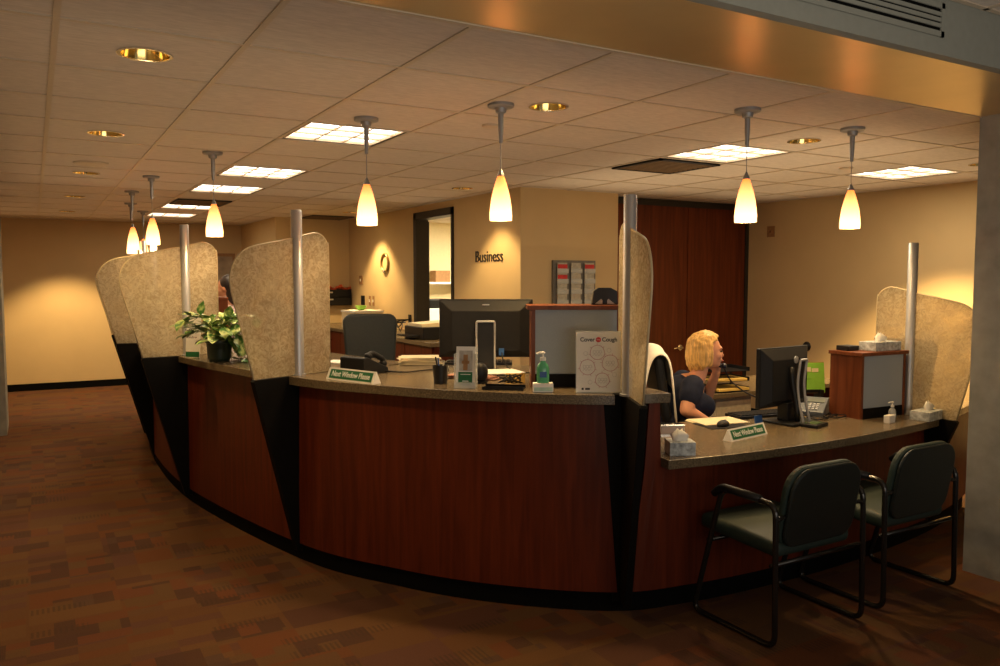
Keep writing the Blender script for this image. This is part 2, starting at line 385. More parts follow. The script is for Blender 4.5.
# slot vent
v=thing('ceiling_vent','grey slotted air vent on the beam face above the gold soffit','vent',(2.28,SY-.0045,2.558))
b=bmesh.new(); w_,h_=.73,.062; bx(-w_,w_,-.008,0,h_-.02,h_,b); bx(-w_,w_,-.008,0,-h_,-h_+.02,b); bx(w_-.02,w_,-.008,0,-h_,h_,b); bx(-w_,-w_+.02,-.008,0,-h_,h_,b)
obj('vent_frame',b,drywall,v)
obj('vent_backing',bx(-w_+.02,w_-.02,-.002,0,-h_+.02,h_-.02),kick,v)
for k in range(3): obj('vent_blade',bx(-w_+.02,w_-.02,-.007,-.002,-h_+.02+(2*h_-.04)*(k+1)/4-.007,-h_+.02+(2*h_-.04)*(k+1)/4+.007),drywall,v)

# ------------------------------------------------------------------ lamps in the ceiling
tm=emis('fluorescent_lens',(1,.80,.58),1.35); tm2=emis('fluorescent_tube',(1,.92,.8),5)
blade=mat('louvre_blade',(.75,.62,.45),.35,var=.02)
tlab={(4,3):'square louvred ceiling light nearest above the third privacy screen',(4,6):'second square louvred ceiling light from the near end of the left row',
(4,8):'third square louvred ceiling light from the near end of the left row',(4,11):'fourth square louvred ceiling light in the left row, near the back wall',(4,13):'farthest square louvred ceiling light of the left row',
(8,2):'square louvred ceiling light between the two right-hand pendant lamps',(11,2):'square louvred ceiling light closest to the right wall'}
for (i,j) in trof:
    x0,x1,y0,y1=GX[i]+.011,GX[i+1]-.011,GY[j]+.011,GY[j+1]-.011; cx,cy=(x0+x1)/2,(y0+y1)/2; w,h=(x1-x0)/2,(y1-y0)/2
    t=thing('ceiling_light',tlab[(i,j)],'ceiling light',(cx,cy,CEIL),0,'square louvred ceiling lights')
    b=bmesh.new(); bx(-w,w,-h,-h+.012,0,.09,b); bx(-w,w,h-.012,h,0,.09,b); bx(-w,-w+.012,-h,h,0,.09,b); bx(w-.012,w,-h,h,0,.09,b); obj('housing',b,dark_bar if True else tbar,t)
    b=bmesh.new(); w2,h2=w-.022,h-.022
    for k in (-1,1): bx(k*w2/3-.006,k*w2/3+.006,-h2,h2,.003,.012,b); bx(-w2,w2,k*h2/3-.006,k*h2/3+.006,.003,.012,b)
    bx(-w2-.01,-w2,-h2,h2,.001,.02,b); bx(w2,w2+.01,-h2,h2,.001,.02,b); bx(-w2,w2,-h2-.01,-h2,.001,.02,b); bx(-w2,w2,h2,h2+.01,.001,.02,b)
    obj('louvre',b,blade,t)
    obj('light_panel',bx(-w2,w2,-h2,h2,.016,.022),tm,t)
    b=bmesh.new()
    for k in (-1,0,1): tube(b,[(-w2+.02,k*h2*.66,.013),(w2-.02,k*h2*.66,.013)],.004)
    obj('fluorescent_tube',b,tm2,t,smooth='auto')
bulb_m=emis('downlight_bulb',(1,.83,.5),22)
dlab=['round brass-lined downlight nearest at the upper left','second round downlight along the left aisle','third round downlight along the left aisle beside the speaker grille',
'fourth round downlight along the left aisle','round downlight closest to the back wall','round brass-lined downlight right of the pendant over the large monitor',
'round downlight between the two right-hand pendants','round downlight beside the right pillar','round downlight throwing a cone onto the wall ring','round downlight above the Business lettering']
for n,(x,y) in enumerate(down):
    t=thing('downlight',dlab[n],'ceiling light',(x,y,CEIL),0,'round recessed downlights')
    b=bmesh.new(); lathe(b,[(.100,-.006),(.088,-.006),(.088,-.001),(.100,-.001),(.100,-.006)],cap=False,seg=32); obj('trim_ring',b,chrome,t,smooth='auto')
    b=bmesh.new(); lathe(b,[(.088,-.003),(.080,.04),(.062,.09),(.035,.13),(.001,.135)],cap=False,seg=32); obj('reflector',b,gauge,t,smooth=True)
    b=bmesh.new(); ball(b,(0,0,.050),.030,(1,1,.9)); obj('bulb',b,bulb_m,t,smooth=True)
for n,(x,y) in enumerate(down):
    pw={7:230,4:130,8:80,9:45,5:30,6:35}.get(n,26)
    yy=12.35 if n==4 else y; xx=6.30 if n==7 else x; yy=4.15 if n==7 else yy
    xx=3.58 if n in(8,9) else xx
    light('SPOT',(xx,yy,CEIL-.02),pw,(1,.66,.28),spot_size=R(98),spot_blend=.5,shadow_soft_size=.05)
glab={(8,3):'dark return-air grille tile beside the square ceiling light at right',(4,10):'brown return-air grille tile near the back wall',(7,12):'brown air grille tile above the alcove'}
grm=mat('grille_brown',(.16,.10,.05),.6); 
for (i,j) in grilles:
    x0,x1,y0,y1=GX[i]+.03,GX[i+1]-.03,GY[j]+.03,GY[j+1]-.03; cx,cy=(x0+x1)/2,(y0+y1)/2; w,h=(x1-x0)/2,(y1-y0)/2
    t=thing('air_grille',glab[(i,j)],'vent',(cx,cy,CEIL),0)
    obj('grille_backing',bx(-w,w,-h,h,-.010,-.004),grm,t)
    b=bmesh.new(); bx(-w,w,-h,-h+.03,-.016,-.004,b); bx(-w,w,h-.03,h,-.016,-.004,b); bx(-w,-w+.03,-h,h,-.016,-.004,b); bx(w-.03,w,-h,h,-.016,-.004,b)
    obj('grille_frame',b,dark_bar,t)
    b=bmesh.new()
    for k in range(9): bx(-w+.03,w-.03,-h+.06+k*(2*h-.12)/8-.008,-h+.06+k*(2*h-.12)/8+.008,-.015,-.010,b)
    obj('grille_slats',b,grm,t)
for x,y,r,l,nm in((2.24,3.95,.05,'small white round cover disc behind the central pendants','cover_disc'),(5.45,4.05,.05,'small white round cover disc behind the rightmost pendant','cover_disc'),(.40,6.70,.12,'large round speaker grille in the left aisle ceiling','speaker_grille')):
    b=bmesh.new(); lathe(b,[(r,0),(r,-.006),(r*.93,-.012),(r*.4,-.014),(.001,-.014)],(x,y,CEIL-.0002),seg=28,cap=False)
    bmesh.ops.contextual_create(b,geom=[]) if False else None
    tag(obj(nm,b,tbar,smooth='auto'),l,'ceiling fitting')

# pendants
def pendant(x,y,label):
    t=thing('pendant_lamp',label,'pendant lamp',(x,y,CEIL),0,'amber glass pendant lamps over the counter')
    b=bmesh.new(); lathe(b,[(.066,0),(.066,-.014),(.060,-.018),(.030,-.020),(.026,-.042),(.014,-.048),(.001,-.048)],seg=24); obj('canopy',b,steel,t,smooth='auto')
    b=bmesh.new(); lathe(b,[(.014,-.046),(.013,-.12),(.009,-.19),(.001,-.192)],seg=12); obj('stem',b,steel,t,smooth='auto')
    b=bmesh.new(); tube(b,[(0,0,-.19),(0,0,-.33)],.0022,6); obj('cord',b,steel,t)
    b=bmesh.new(); lathe(b,[(.004,-.315),(.010,-.33),(.017,-.345),(.017,-.352)],seg=12); obj('cap',b,steel,t,smooth='auto')
    prof=[(.014,.222),(.019,.210),(.028,.185),(.038,.150),(.047,.110),(.053,.065),(.056,.030),(.055,.0)]
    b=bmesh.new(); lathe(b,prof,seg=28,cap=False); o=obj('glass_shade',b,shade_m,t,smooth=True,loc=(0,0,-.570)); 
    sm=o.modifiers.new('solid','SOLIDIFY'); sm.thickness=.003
    b=bmesh.new(); ball(b,(0,0,-.505),.016,(1,1,1.3)); obj('bulb',b,bulb2,t,smooth=True)
    return t
bulb2=emis('pendant_bulb',(1,.85,.55),12)
PEND=[(1.57,4.12,'amber pendant lamp hanging before the nearest left ceiling light'),(2.02,3.46,'amber pendant lamp hanging above the large black monitor'),(3.16,2.93,'amber pendant lamp hanging between the wooden door and the seated woman'),
(4.07,2.99,'amber pendant lamp nearest the right pillar'),(1.08,5.72,'amber pendant lamp hanging above the potted plant'),(.88,7.29,'amber pendant lamp just beyond the one above the plant'),
(.86,8.60,'amber pendant lamp second farthest in the left curve'),(.98,9.95,'amber pendant lamp at the far left, overlapping the one before it'),(1.22,11.0,'farthest amber pendant lamp, mostly hidden behind a nearer one')]
P0=pendant(*PEND[0])
for x,y,l in PEND[1:]: copytree(P0,(x,y,CEIL),0,l)
for x,y,l in PEND: light('POINT',(x,y,CEIL-.535),8,(1,.64,.30),shadow_soft_size=.03)

# ------------------------------------------------------------------ counter curve
CP=[(1.30,10.6),(1.06,9.6),(.92,8.6),(.85,7.36),(.91,5.98),(1.24,4.42),(1.57,3.74),(1.91,3.29),(2.34,2.93),(2.71,2.83),(3.19,2.785),(3.9,2.79),(4.83,2.90),(5.6,3.12),(6.5,3.5)]
CP=[Vector(p) for p in CP]; CUR=[]
for i in range(1,len(CP)-2):
    p0,p1,p2,p3=CP[i-1:i+3]
    for k in range(24):
        t=k/24; CUR.append(.5*((2*p1)+(p2-p0)*t+(2*p0-5*p1+4*p2-p3)*t*t+(3*p1-p0-3*p2+p3)*t**3))
SS=[0]
for a,b_ in zip(CUR,CUR[1:]): SS.append(SS[-1]+(b_-a).length)
def at(s):
    s=max(0,min(SS[-1]-1e-4,s))
    for i in range(len(SS)-1):
        if SS[i+1]>=s:
            t=(s-SS[i])/(SS[i+1]-SS[i]); p=CUR[i].lerp(CUR[i+1],t); break
    i0=max(0,i-6); i1=min(len(CUR)-1,i+7); d=(CUR[i1]-CUR[i0]).normalized()
    return p,Vector((d.y,-d.x))   # point, outward normal
def near(x,y):
    v=Vector((x,y)); return SS[min(range(len(CUR)),key=lambda i:(CUR[i]-v).length)]
STA=[((.92,8.60),(-.99,.12)),((.86,7.36),(-1,.0)),((.893,5.96),(-.98,-.17)),((1.24,4.40),(-.92,-.39)),((2.335,2.833),(-.46,-.885)),((4.73,2.99),(.05,-1))]
SV=[near(*p) for p,_ in STA]
def P3(s,off,z):
    p,n=at(s); q=p+n*off; return (q.x,q.y,z)
def panel(bm,sb0,sb1,st0,st1,z0,z1,off0,off1,n=28):
    """curved slab: bottom runs sb0..sb1, top st0..st1, between offsets off0 (outer) and off1 (inner)"""
    rows=[]
    for o_ in (off0,off1):
        for z,a,c_ in ((z0,sb0,sb1),(z1,st0,st1)):
            rows.append([bm.verts.new(P3(a+(c_-a)*k/n,o_,z)) for k in range(n+1)])
    ob,ot,ib,it=rows
    for k in range(n):
        bm.faces.new((ob[k],ob[k+1],ot[k+1],ot[k])); bm.faces.new((ib[k+1],ib[k],it[k],it[k+1]))
        bm.faces.new((ot[k],ot[k+1],it[k+1],it[k])); bm.faces.new((ob[k+1],ob[k],ib[k],ib[k+1]))
    for k in (0,n): bm.faces.new((ob[k],ot[k],it[k],ib[k]))
    return bm
SL=TOP-.045; DL=LOW-.045
GT,GB=.10,.028
cnt=thing('reception_counter','long curved cherry reception counter with black toe kick and black wedges','counter',(0,0,0))
s_end=near(6.1,3.3)
obj('toe_kick',panel(bmesh.new(),.2,s_end,.2,s_end,0,.10,-.02,-.10,120),kick,cnt)
ends=[.2]+SV+[s_end]
for i in range(5):   # high windows
    a=ends[i]+(GB if i else 0); b_=ends[i+1]-GB; at_=ends[i]+(GT-.045 if i else 0); bt=ends[i+1]-GT
    if i==0: a=at_=.2
    obj('front_panel',panel(bmesh.new(),a,b_,at_,bt,.10,SL,0,-.03,40),cherry,cnt)
    DP=(.55,.55,.55,.9,1.12)[i]
    obj('inner_panel',panel(bmesh.new(),ends[i]+.05,ends[i+1]-.05,ends[i]+.05,ends[i+1]-.05,0,SL,-DP+.10,-DP+.07,40),cherry,cnt)
# low window
s4,s5=SV[4],SV[5]
obj('front_panel',panel(bmesh.new(),s4+GB,s5-GB,s4+GT,s5-GT,.10,DL,0,-.03,40),cherry,cnt)
k_=(GT-GB)/(DL-.1); t0=s4+GT
obj('end_wing',panel(bmesh.new(),s4+GT,s4+.185,s4+GT+.02,s4+.175,DL,SL,.0,-.20,4),cherry,cnt)
obj('front_panel',panel(bmesh.new(),s5+GB,s_end,s5+GT,s_end,.10,DL,0,-.03,30),cherry,cnt)
for i,s in enumerate(SV):
    zt=TOP-.008 if i<5 else LOW-.008
    obj('black_wedge',panel(bmesh.new(),s-GB-.02,s+GB+.02,s-GT-.03,s+GT+.03,.05,zt,-.014,-.24 if i!=4 else -.22,8),black,cnt)
# countertops
wl=['speckled grey-brown countertop at the farthest service window','speckled countertop between the two farthest privacy screens','speckled countertop between the far screens left of the plant',
'speckled countertop carrying the potted plant','speckled countertop carrying the large monitor and poster']
for i in range(5):
    a=ends[i]+(.0 if i else .0); b_=ends[i+1]-.055
    if i==0: a=.2
    else: a+=.012
    o=obj('countertop',panel(bmesh.new(),a,b_,a,b_,SL,TOP,.055,-(.55,.55,.55,.9,1.12)[i],44),lam,bev=.004); tag(o,wl[i],'countertop','high countertops along the curve')
o=obj('countertop',panel(bmesh.new(),s4+.185,s5-.05,s4+.185,s5-.05,DL,LOW,.07,-.74,44),lam,bev=.004); tag(o,'low speckled desk top in front of the seated woman','countertop')
o=obj('countertop',panel(bmesh.new(),s5+.06,s_end,s5+.06,s_end,DL,LOW,.03,-.80,20),lam,bev=.004); tag(o,'low speckled desk top partly hidden behind the right pillar','countertop')
o=obj('countertop',panel(bmesh.new(),s4+.085,s4+.215,s4+.085,s4+.215,SL,TOP,.03,-.22,4),lam,bev=.003); tag(o,'short raised countertop cap beside the near privacy screen','countertop')

# privacy screens
GL=[(.27,0),(.33,.24),(.375,.40),(.40,.52),(.385,.60),(.345,.655),(.28,.695),(.15,.725),(.02,.75),(-.12,.785),(-.175,.79),(-.22,.77),(-.245,.735),(-.255,.67),(-.255,0)]
def smooth_outline(pts,n=4):
    out=[]; N=len(pts)
    for i in range(N):
        if i<1 or i>=N-2: out.append(pts[i]); continue
        p0,p1,p2,p3=[Vector(pts[j]) for j in(i-1,i,i+1,i+2)]
        for k in range(n):
            t=k/n; q=.5*((2*p1)+(p2-p0)*t+(2*p0-5*p1+4*p2-p3)*t*t+(3*p1-p0-3*p2+p3)*t**3); out.append((q.x,q.y))
    return out
glo=smooth_outline(GL)
slab=['farthest frosted privacy screen, only its top edge showing','frosted privacy screen second farthest, leaning out at the left','frosted privacy screen just left of the potted plant','frosted privacy screen on its silver post, right of the potted plant','frosted privacy screen seen edge-on beside the cough poster','frosted privacy screen by the right pillar above the low desk']
for i,((px,py),(nx,ny)) in enumerate(STA):
    l=math.hypot(nx,ny); rz=math.atan2(ny,nx); z0=TOP if i<5 else LOW+.0
    t=thing('privacy_screen',slab[i],'privacy screen',(px,py,0),rz,'frosted privacy screens along the counter')
    I=Matrix.Identity(4)
    b=bmesh.new(); prism(b,[(x,z0+.002+z) for x,z in glo],.010,I); obj('acrylic_panel',b,frost,t)
    # dull rim on the sweeping edge
    b=bmesh.new(); tube(b,[(x,0,z0+.003+z) for x,z in glo],.0055,6); rim=obj('panel_edge',b,mat('acrylic_edge',(.50,.42,.26),.4,var=.03) if 'acrylic_edge' not in MATS else MATS['acrylic_edge'],t,smooth=True)
    zl=z0
    b=bmesh.new(); prism(b,[(.012,.06),(.28,zl-.01),(.275,zl+.06) if False else (.27,zl),(-.10,zl),(-.10,.06)],.034,I); obj('fin_base',b,black,t,bev=.003)
    b=bmesh.new(); top=1.965 if i<5 else 1.81
    lathe(b,[(.030,z0-.0),(.030,top-.004),(.027,top),(.0005,top)],(-.03,0,0),seg=28); obj('pole',b,alu,t,smooth='auto')
    b=bmesh.new(); lathe(b,[(.040,z0-.001),(.040,z0+.008),(.031,z0+.009)],(-.03,0,0),seg=24); obj('pole_collar',b,alu,t,smooth='auto')

# ------------------------------------------------------------------ visitor chairs
def visitor_chair(x,y,rz,label):
    t=thing('visitor_chair',label,'chair',(x,y,0),rz,'green visitor chairs at the low desk')
    for sx in(-1,1):
        X=sx*.29
        pts=fillet([(X,-.235,.014),(X,-.225,.63),(X,.08,.635),(X,.25,.014)],.055,5,closed=True)
        b=bmesh.new(); tube(b,pts,.013,10,closed=True); obj('side_frame',b,frame_blk,t,smooth=True)
        b=bmesh.new(); pp=fillet([(X,-.14,.638),(X,.085,.640),(X,.13,.60)],.03,4); tube(b,pp,.018,10); obj('armrest',b,blackp,t,smooth=True)
    for y_,z_ in((-.205,.36),(.165,.37)):
        b=bmesh.new(); tube(b,[(-.29,y_,z_),(.29,y_,z_)],.011,10); obj('crossbar',b,frame_blk,t,smooth=True)
    # seat cushion
    b=bmesh.new(); box(b,(0,.035,.425),(.50,.47,.075),rx=R(3)); o=obj('seat',b,chair_green,t,smooth=True)
    m=o.modifiers.new('b','BEVEL'); m.width=.033; m.segments=5
    m=o.modifiers.new('s','SUBSURF'); m.levels=m.render_levels=1
    # back: rounded rectangle shell, slightly curved, leaning
    def back(th,w,h,yo,name,ma):
        r=.11; ol=[]
        for cx,cz,a0 in((w/2-r,h/2-r,0),(-w/2+r,h/2-r,90),(-w/2+r*.7,-h/2+r*.7,180),(w/2-r*.7,-h/2+r*.7,270)):
            rr=r if a0<180 else r*.7
            for k in range(7): a=R(a0+90*k/6); ol.append((cx+rr*math.cos(a),cz+rr*math.sin(a)))
        b=bmesh.new(); M=Matrix.Translation((0,yo,.600))@Matrix.Rotation(R(10),4,'X'); prism(b,ol,th,M)
        o=obj(name,b,ma,t,bev=.012); 
        return o
    back(.035,.47,.37,-.205,'backrest_cushion',chair_green)
    back(.018,.46,.36,-.235,'backrest_shell',chair_shell)
    for sx in(-1,1):
        b=bmesh.new(); tube(b,fillet([(sx*.29,-.228,.56),(sx*.262,-.225,.57),(sx*.215,-.22,.57)],.02,3),.010,8); obj('back_bracket',b,frame_blk,t,smooth=True)
    return t
c0=visitor_chair(2.97,2.51,0,'green armchair with black sled frame nearest the camera')
copytree(c0,(3.74,2.53,R(0)) if False else (3.74,2.53,0),0,'green armchair with black sled frame beside the right pillar')

# ------------------------------------------------------------------ desk objects
RV=R(-30.2)
def monitor(name,label,loc,rz,w,h,z0,style):
    """back of the display faces local -y"""
    t=thing(name,label,'monitor',loc,rz)
    b=bmesh.new(); bx(-w/2,w/2,.012,.040,z0,z0+h,b); obj('bezel',b,blackp,t,bev=.004)
    b=bmesh.new(); d=.03
    vs=[(-w/2+.005,.012,z0+.005),(w/2-.005,.012,z0+.005),(w/2-.005,.012,z0+h-.005),(-w/2+.005,.012,z0+h-.005),(-w*.36,-d,z0+.04),(w*.36,-d,z0+.04),(w*.36,-d,z0+h*.80),(-w*.36,-d,z0+h*.80)]
    addv(b,vs,[(0,1,5,4),(1,2,6,5),(2,3,7,6),(3,0,4,7),(4,5,6,7),(3,2,1,0)]); obj('back_shell',b,blackp2,t,bev=.004)
    b=bx(-w/2+.015,w/2-.015,.0402,.0412,z0+.02,z0+h-.015); obj('screen',b,emis('screen_glow',(.30,.38,.5),.6) if 'screen_glow' not in MATS else MATS['screen_glow'],t)
    return t
# big monitor: z 1.05 surface
m1=monitor('monitor','large black monitor with a silver-edged stand seen from behind','','','','','','') if False else None
M1=monitor('monitor','large black monitor with silver-edged stand beside the grey cabinet',(2.245,4.015,TOP),R(-31),.54,.335,.085,0)
b=bmesh.new(); bx(-.055,.055,-.06,-.035,.008,.30,b); obj('stand_column',b,blackp,M1,bev=.004)
b=bmesh.new(); tube(b,fillet([(-.052,-.062,.01),(-.052,-.062,.295),(.052,-.062,.295),(.052,-.062,.01)],.012,3),.0065,8); obj('stand_trim',b,silver,M1,smooth=True)
obj('stand_base',bx(-.13,.13,-.13,.09,.001,.014),blackp,M1,bev=.004)
obj('badge',bx(-.02,.02,-.012,-.0105,.385,.392),silver,M1)
b=bmesh.new(); tube(b,fillet([(.09,-.035,.13),(.10,-.07,.06),(.16,-.10,.01),(.26,-.12,.008)],.04,4),.004,6); obj('video_cable',b,blackp,M1,smooth=True)
obj('cable_plug',bx(.075,.105,-.045,-.031,.10,.14),blue,M1)
# low desk monitor, turned toward the woman
M2=monitor('monitor','black monitor with curved silver stand on the low desk',(3.83,3.215,LOW),R(6),.47,.35,.095,1)
b=bmesh.new(); tube(b,fillet([(0,-.085,.01),(0,-.075,.12),(0,-.045,.22),(0,-.035,.33)],.05,5),.016,8); obj('stand_column',b,blackp,M2,smooth=True)
b=bmesh.new(); 
for s_ in(-1,1): tube(b,fillet([(.03+s_*.032,-.125,.01),(.035+s_*.032,-.09,.12),(.05+s_*.032,-.065,.24),(.07+s_*.032,-.07,.37)],.05,5),.008,8)
tube(b,[(.038,-.07,.37),(.102,-.07,.37)],.008,8); obj('stand_trim',b,silver,M2,smooth='auto')
obj('stand_base',bx(-.12,.12,-.14,.08,.001,.016),blackp,M2,bev=.005)
b=bmesh.new(); lathe(b,[(.022,0),(.022,.003),(.001,.0035)],M=Matrix.Translation((.05,-.032,.37))@Matrix.Rotation(R(90),4,'X'),seg=20); obj('badge',b,silver,M2,smooth='auto')
obj('cable_cover',bx(-.05,.05,-.05,.02,.016,.12),blackp,M2,bev=.004)

def cabinet(loc,rz,label,w=.42,d=.25,h=.405,front=greyfab):
    t=thing('tabletop_cabinet',label,'cabinet',loc,rz,'small wooden privacy cabinets on the counter')
    b=bmesh.new(); bx(-w/2-.02,w/2+.01,-.014,d,h-.022,h,b); obj('top_board',b,cherry_box,t,bev=.002)
    obj('side_board',bx(-w/2,-w/2+.02,0,d,.0,h-.022),cherry_box,t); obj('side_board',bx(w/2-.02,w/2,0,d,.0,h-.022),cherry_box,t)
    obj('back_board',bx(-w/2+.02,w/2-.02,d-.015,d,.0,h-.022),cherry_box,t)
    obj('front_panel',bx(-w/2+.02,w/2-.02,.004,.018,.065,h-.022),front,t)
    obj('plinth',bx(-w/2+.02,w/2-.02,.0,.02,.0,.063),black,t)
    return t
cabinet((2.315,3.225,TOP),RV,'grey-fronted wooden cabinet behind the cough poster',w=.445,d=.24)
cabinet((4.475,3.02,LOW),R(-3),'grey-fronted wooden cabinet with tissue box on top, by the right screen',w=.40,d=.23)
cabinet((1.30,4.80,TOP),R(-66),'wooden cabinet seen through the frosted screen right of the plant',w=.38,d=.13)
cabinet((1.10,6.50,TOP),R(-80),'wooden cabinet seen past the screen left of the plant',w=.34,d=.16,h=.40)

# wedge signs
def wedge_sign(loc,rz,label,w=.36,h=.062,d=.055):
    t=thing('desk_sign',label,'sign',loc,rz,'green Next Window Please signs')
    b=bmesh.new(); prof=[(-d/2,0),(d/2,0),(0,h)]
    f=[b.verts.new((-w/2,y,z)) for y,z in prof]; g=[b.verts.new((w/2,y,z)) for y,z in prof]
    b.faces.new(f); b.faces.new(g[::-1])
    for i in range(3): b.faces.new((f[i],g[i],g[(i+1)%3],f[(i+1)%3]))
    obj('sign_body',b,white,t)
    a=math.atan2(h,d/2); M=Matrix.Translation((0,-d/4,h/2))@Matrix.Rotation(a,4,'X')
    L_=math.hypot(h,d/2)
    b=bmesh.new(); box(b,(0,0,.0008),(w*.90,L_*.74,.001)); b.transform(M); obj('sign_face',b,green,t)
    text('Next Window Please',.042,text_w,t,tuple(M@Vector((0,0,.0018))),(a,0,0),ext=.0004,sx=.80*w/.36,bold=.0006)
    return t
wedge_sign((1.435,4.00,TOP),R(-69),'green and white wedge sign reading Next Window Please on the high counter',w=.37)
wedge_sign((3.27,3.00,LOW),R(10),'green and white wedge sign reading Next Window Please on the low desk',w=.34)

# cough poster in a clear stand
t=thing('cough_poster','white Cover Your Cough poster standing against the grey cabinet','poster',(2.285,3.0,TOP),R(-31))
pw,ph=.208,.285
tl=Matrix.Rotation(R(-6),4,'X')
def tilt(o): o.rotation_euler=(o.rotation_euler[0]+R(-6),0,0); return o
obj('sheet',bx(-pw/2,pw/2,0,.003,.004,ph),white,t,rot=(R(-6),0,0))
obj('clear_stand',bx(-pw/2-.003,pw/2+.003,.0035,.005,.0,ph+.006),clear,t,rot=(R(-6),0,0)); obj('stand_foot',bx(-pw/2-.003,pw/2+.003,-.012,.06,0,.002),clear,t)
def onp(x,z,y=-.0006): v=tl@Vector((x,y,z)); return tuple(v)
text('Cover',.027,text_b,t,onp(-.052,.250),(R(84),0,0),bold=.0006)
text('Cough',.027,text_b,t,onp(.053,.250),(R(84),0,0),bold=.0006)
b=bmesh.new(); lathe(b,[(.0125,0),(.0125,.0008),(.0005,.0008)],M=Matrix.Translation(onp(.0,.250))@Matrix.Rotation(R(84),4,'X'),seg=20); obj('red_disc',b,red,t)
text('Your',.009,text_w,t,onp(0,.250,-.0016),(R(84),0,0))
rr=random.Random(3)
b=bmesh.new(); b2=bmesh.new()
for cx,cz,r_ in((-.005,.190,.034),(-.052,.120,.036),(.055,.140,.038),(.018,.060,.033)):
    tube(b,[onp(cx+r_*math.cos(2*PI*k/24)*(1+.04*math.sin(5*k)),cz+r_*math.sin(2*PI*k/24)) for k in range(24)],.0011,5,closed=True)
    for k in range(7):
        a=2*PI*k/7+cx*40; tube(b,[onp(cx+(r_+.001)*math.cos(a),cz+(r_+.001)*math.sin(a)),onp(cx+(r_+.009)*math.cos(a),cz+(r_+.009)*math.sin(a))],.001,4)
    for k in range(3):
        x_=cx+(k-1)*.014; tube(b2,[onp(x_+.007*math.cos(2*PI*q/10),cz+.004*rr.random()+.007*math.sin(2*PI*q/10)) for q in range(10)],.0007,4,closed=True)
        tube(b2,[onp(x_-.008,cz-.016),onp(x_,cz-.008),onp(x_+.008,cz-.016)],.0007,4)
for cx,cz in((.05,.20),(-.06,.185),(.075,.085),(-.04,.05)): tube(b2,[onp(cx+.01*math.cos(2*PI*q/10),cz+.01*math.sin(2*PI*q/10)) for q in range(10)],.0006,4,closed=True)
obj('ring_drawing',b,rose,t); obj('line_drawing',b2,greyp,t)
b=bmesh.new(); box(b,onp(-.075,.018),(.010,.001,.010)); box(b,onp(-.052,.018),(.022,.001,.009)); obj('small_logo',b,text_b,t)

# hand sanitiser on box
t=thing('tissue_packet','white and green box under the large sanitiser bottle','box',(2.08,3.165,TOP),R(-30))
obj('box_body',bx(-.048,.048,-.03,.03,0,.042),white,t,bev=.003); obj('box_print',bx(-.044,.044,-.0308,-.0302,.006,.024),mat('pale_green',(.45,.6,.48),.6),t)
def sanitiser(loc,h,label,gelcol):
    t=thing('sanitiser_bottle',label,'bottle',loc,R(-30)); k=h/.165
    b=bmesh.new(); lathe(b,[(.030*k,0),(.033*k,.005*k),(.033*k,.075*k),(.026*k,.095*k),(.013*k,.108*k),(.013*k,.118*k)],seg=20); 
    for v in b.verts: v.co.y*=.65
    obj('bottle_body',b,gelcol,t,smooth='auto')
    b=bmesh.new(); lathe(b,[(.015*k,.116*k),(.015*k,.134*k),(.005*k,.136*k),(.005*k,.155*k)],seg=14); tube(b,[(0,0,.157*k),(-.02*k,0,.158*k),(-.034*k,0,.150*k)],.006*k,8); ball(b,(0,0,.157*k),.012*k,(1,1,.6)); obj('pump',b,white,t,smooth='auto')
    b=bmesh.new(); box(b,(0,-.0225*k,.045*k),(.036*k,.001,.03*k)); obj('bottle_label',b,blue if gelcol is gel else white,t)
    return t
sanitiser((2.08,3.165,TOP+.0425),.150,'green gel sanitiser pump bottle standing on a small box',gel)
sanitiser((4.425,2.925,LOW),.115,'small clear sanitiser pump bottle in front of the low cabinet',clear)
o=obj('appointment_card_box',bx(-.035,.035,-.018,.018,0,.045),white,loc=(4.34,2.885,LOW),rot=(0,0,R(9)),bev=.002); tag(o,'small white card box at the foot of the low cabinet','box')

# brochure holder
t=thing('brochure_holder','white upright brochure holder with a green panel on the high counter','brochure holder',(1.815,3.455,TOP),R(-38))
obj('brochure',bx(-.048,.048,0,.012,.004,.205),white,t,rot=(R(-8),0,R(0)))
obj('photo_print',bx(-.033,.033,-.0012,-.0002,.085,.185),mat('photo_grey',(.40,.38,.34),.5,var=.4,scale=20),t,rot=(R(-8),0,0))
obj('figure_print',bx(-.012,.010,-.0022,-.0012,.088,.165,bx(-.02,.018,-.0022,-.0012,.12,.135)),brown,t,rot=(R(-8),0,0))
obj('green_panel',bx(-.036,.034,-.0012,-.0002,.012,.080),green,t,rot=(R(-8),0,0))
b=bmesh.new(); box(b,(0,-.0022,.035),(.03,.0006,.004)); box(b,(0,-.0022,.026),(.016,.0006,.004)); box(b,(0,-.0022,.068),(.05,.0006,.003)); obj('print_lines',b,text_w,t,rot=(R(-8),0,0))
b=bmesh.new(); prism(b,[(-.054,0),(.054,0),(.054,.20),(-.054,.20)],.002,Matrix.Translation((0,.03,0))@Matrix.Rotation(R(-8),4,'X')); bx(.050,.054,-.01,.045,0,.17,b); bx(-.054,-.050,-.01,.045,0,.17,b); bx(-.054,.054,-.012,-.008,0,.03,b); obj('clear_holder',b,clear,t)

# pencil cup
t=thing('pencil_cup','black mesh cup of pens beside the brochure holder','cup',(1.79,3.68,TOP))
b=bmesh.new(); lathe(b,[(.034,0),(.041,.095),(.038,.095),(.032,.004),(.0005,.004)],seg=24); obj('cup_body',b,mat('mesh_metal',(.03,.03,.03),.4,.5,var=.4,scale=200),t,smooth='auto')
for i,(a,m_) in enumerate(((.3,greyp),(1.6,blue),(3.0,text_b))):
    b=bmesh.new(); tube(b,[(0,0,.01),(.026*math.cos(a),.026*math.sin(a),.118+.01*i)],.004,7); obj('pen',b,m_,t)
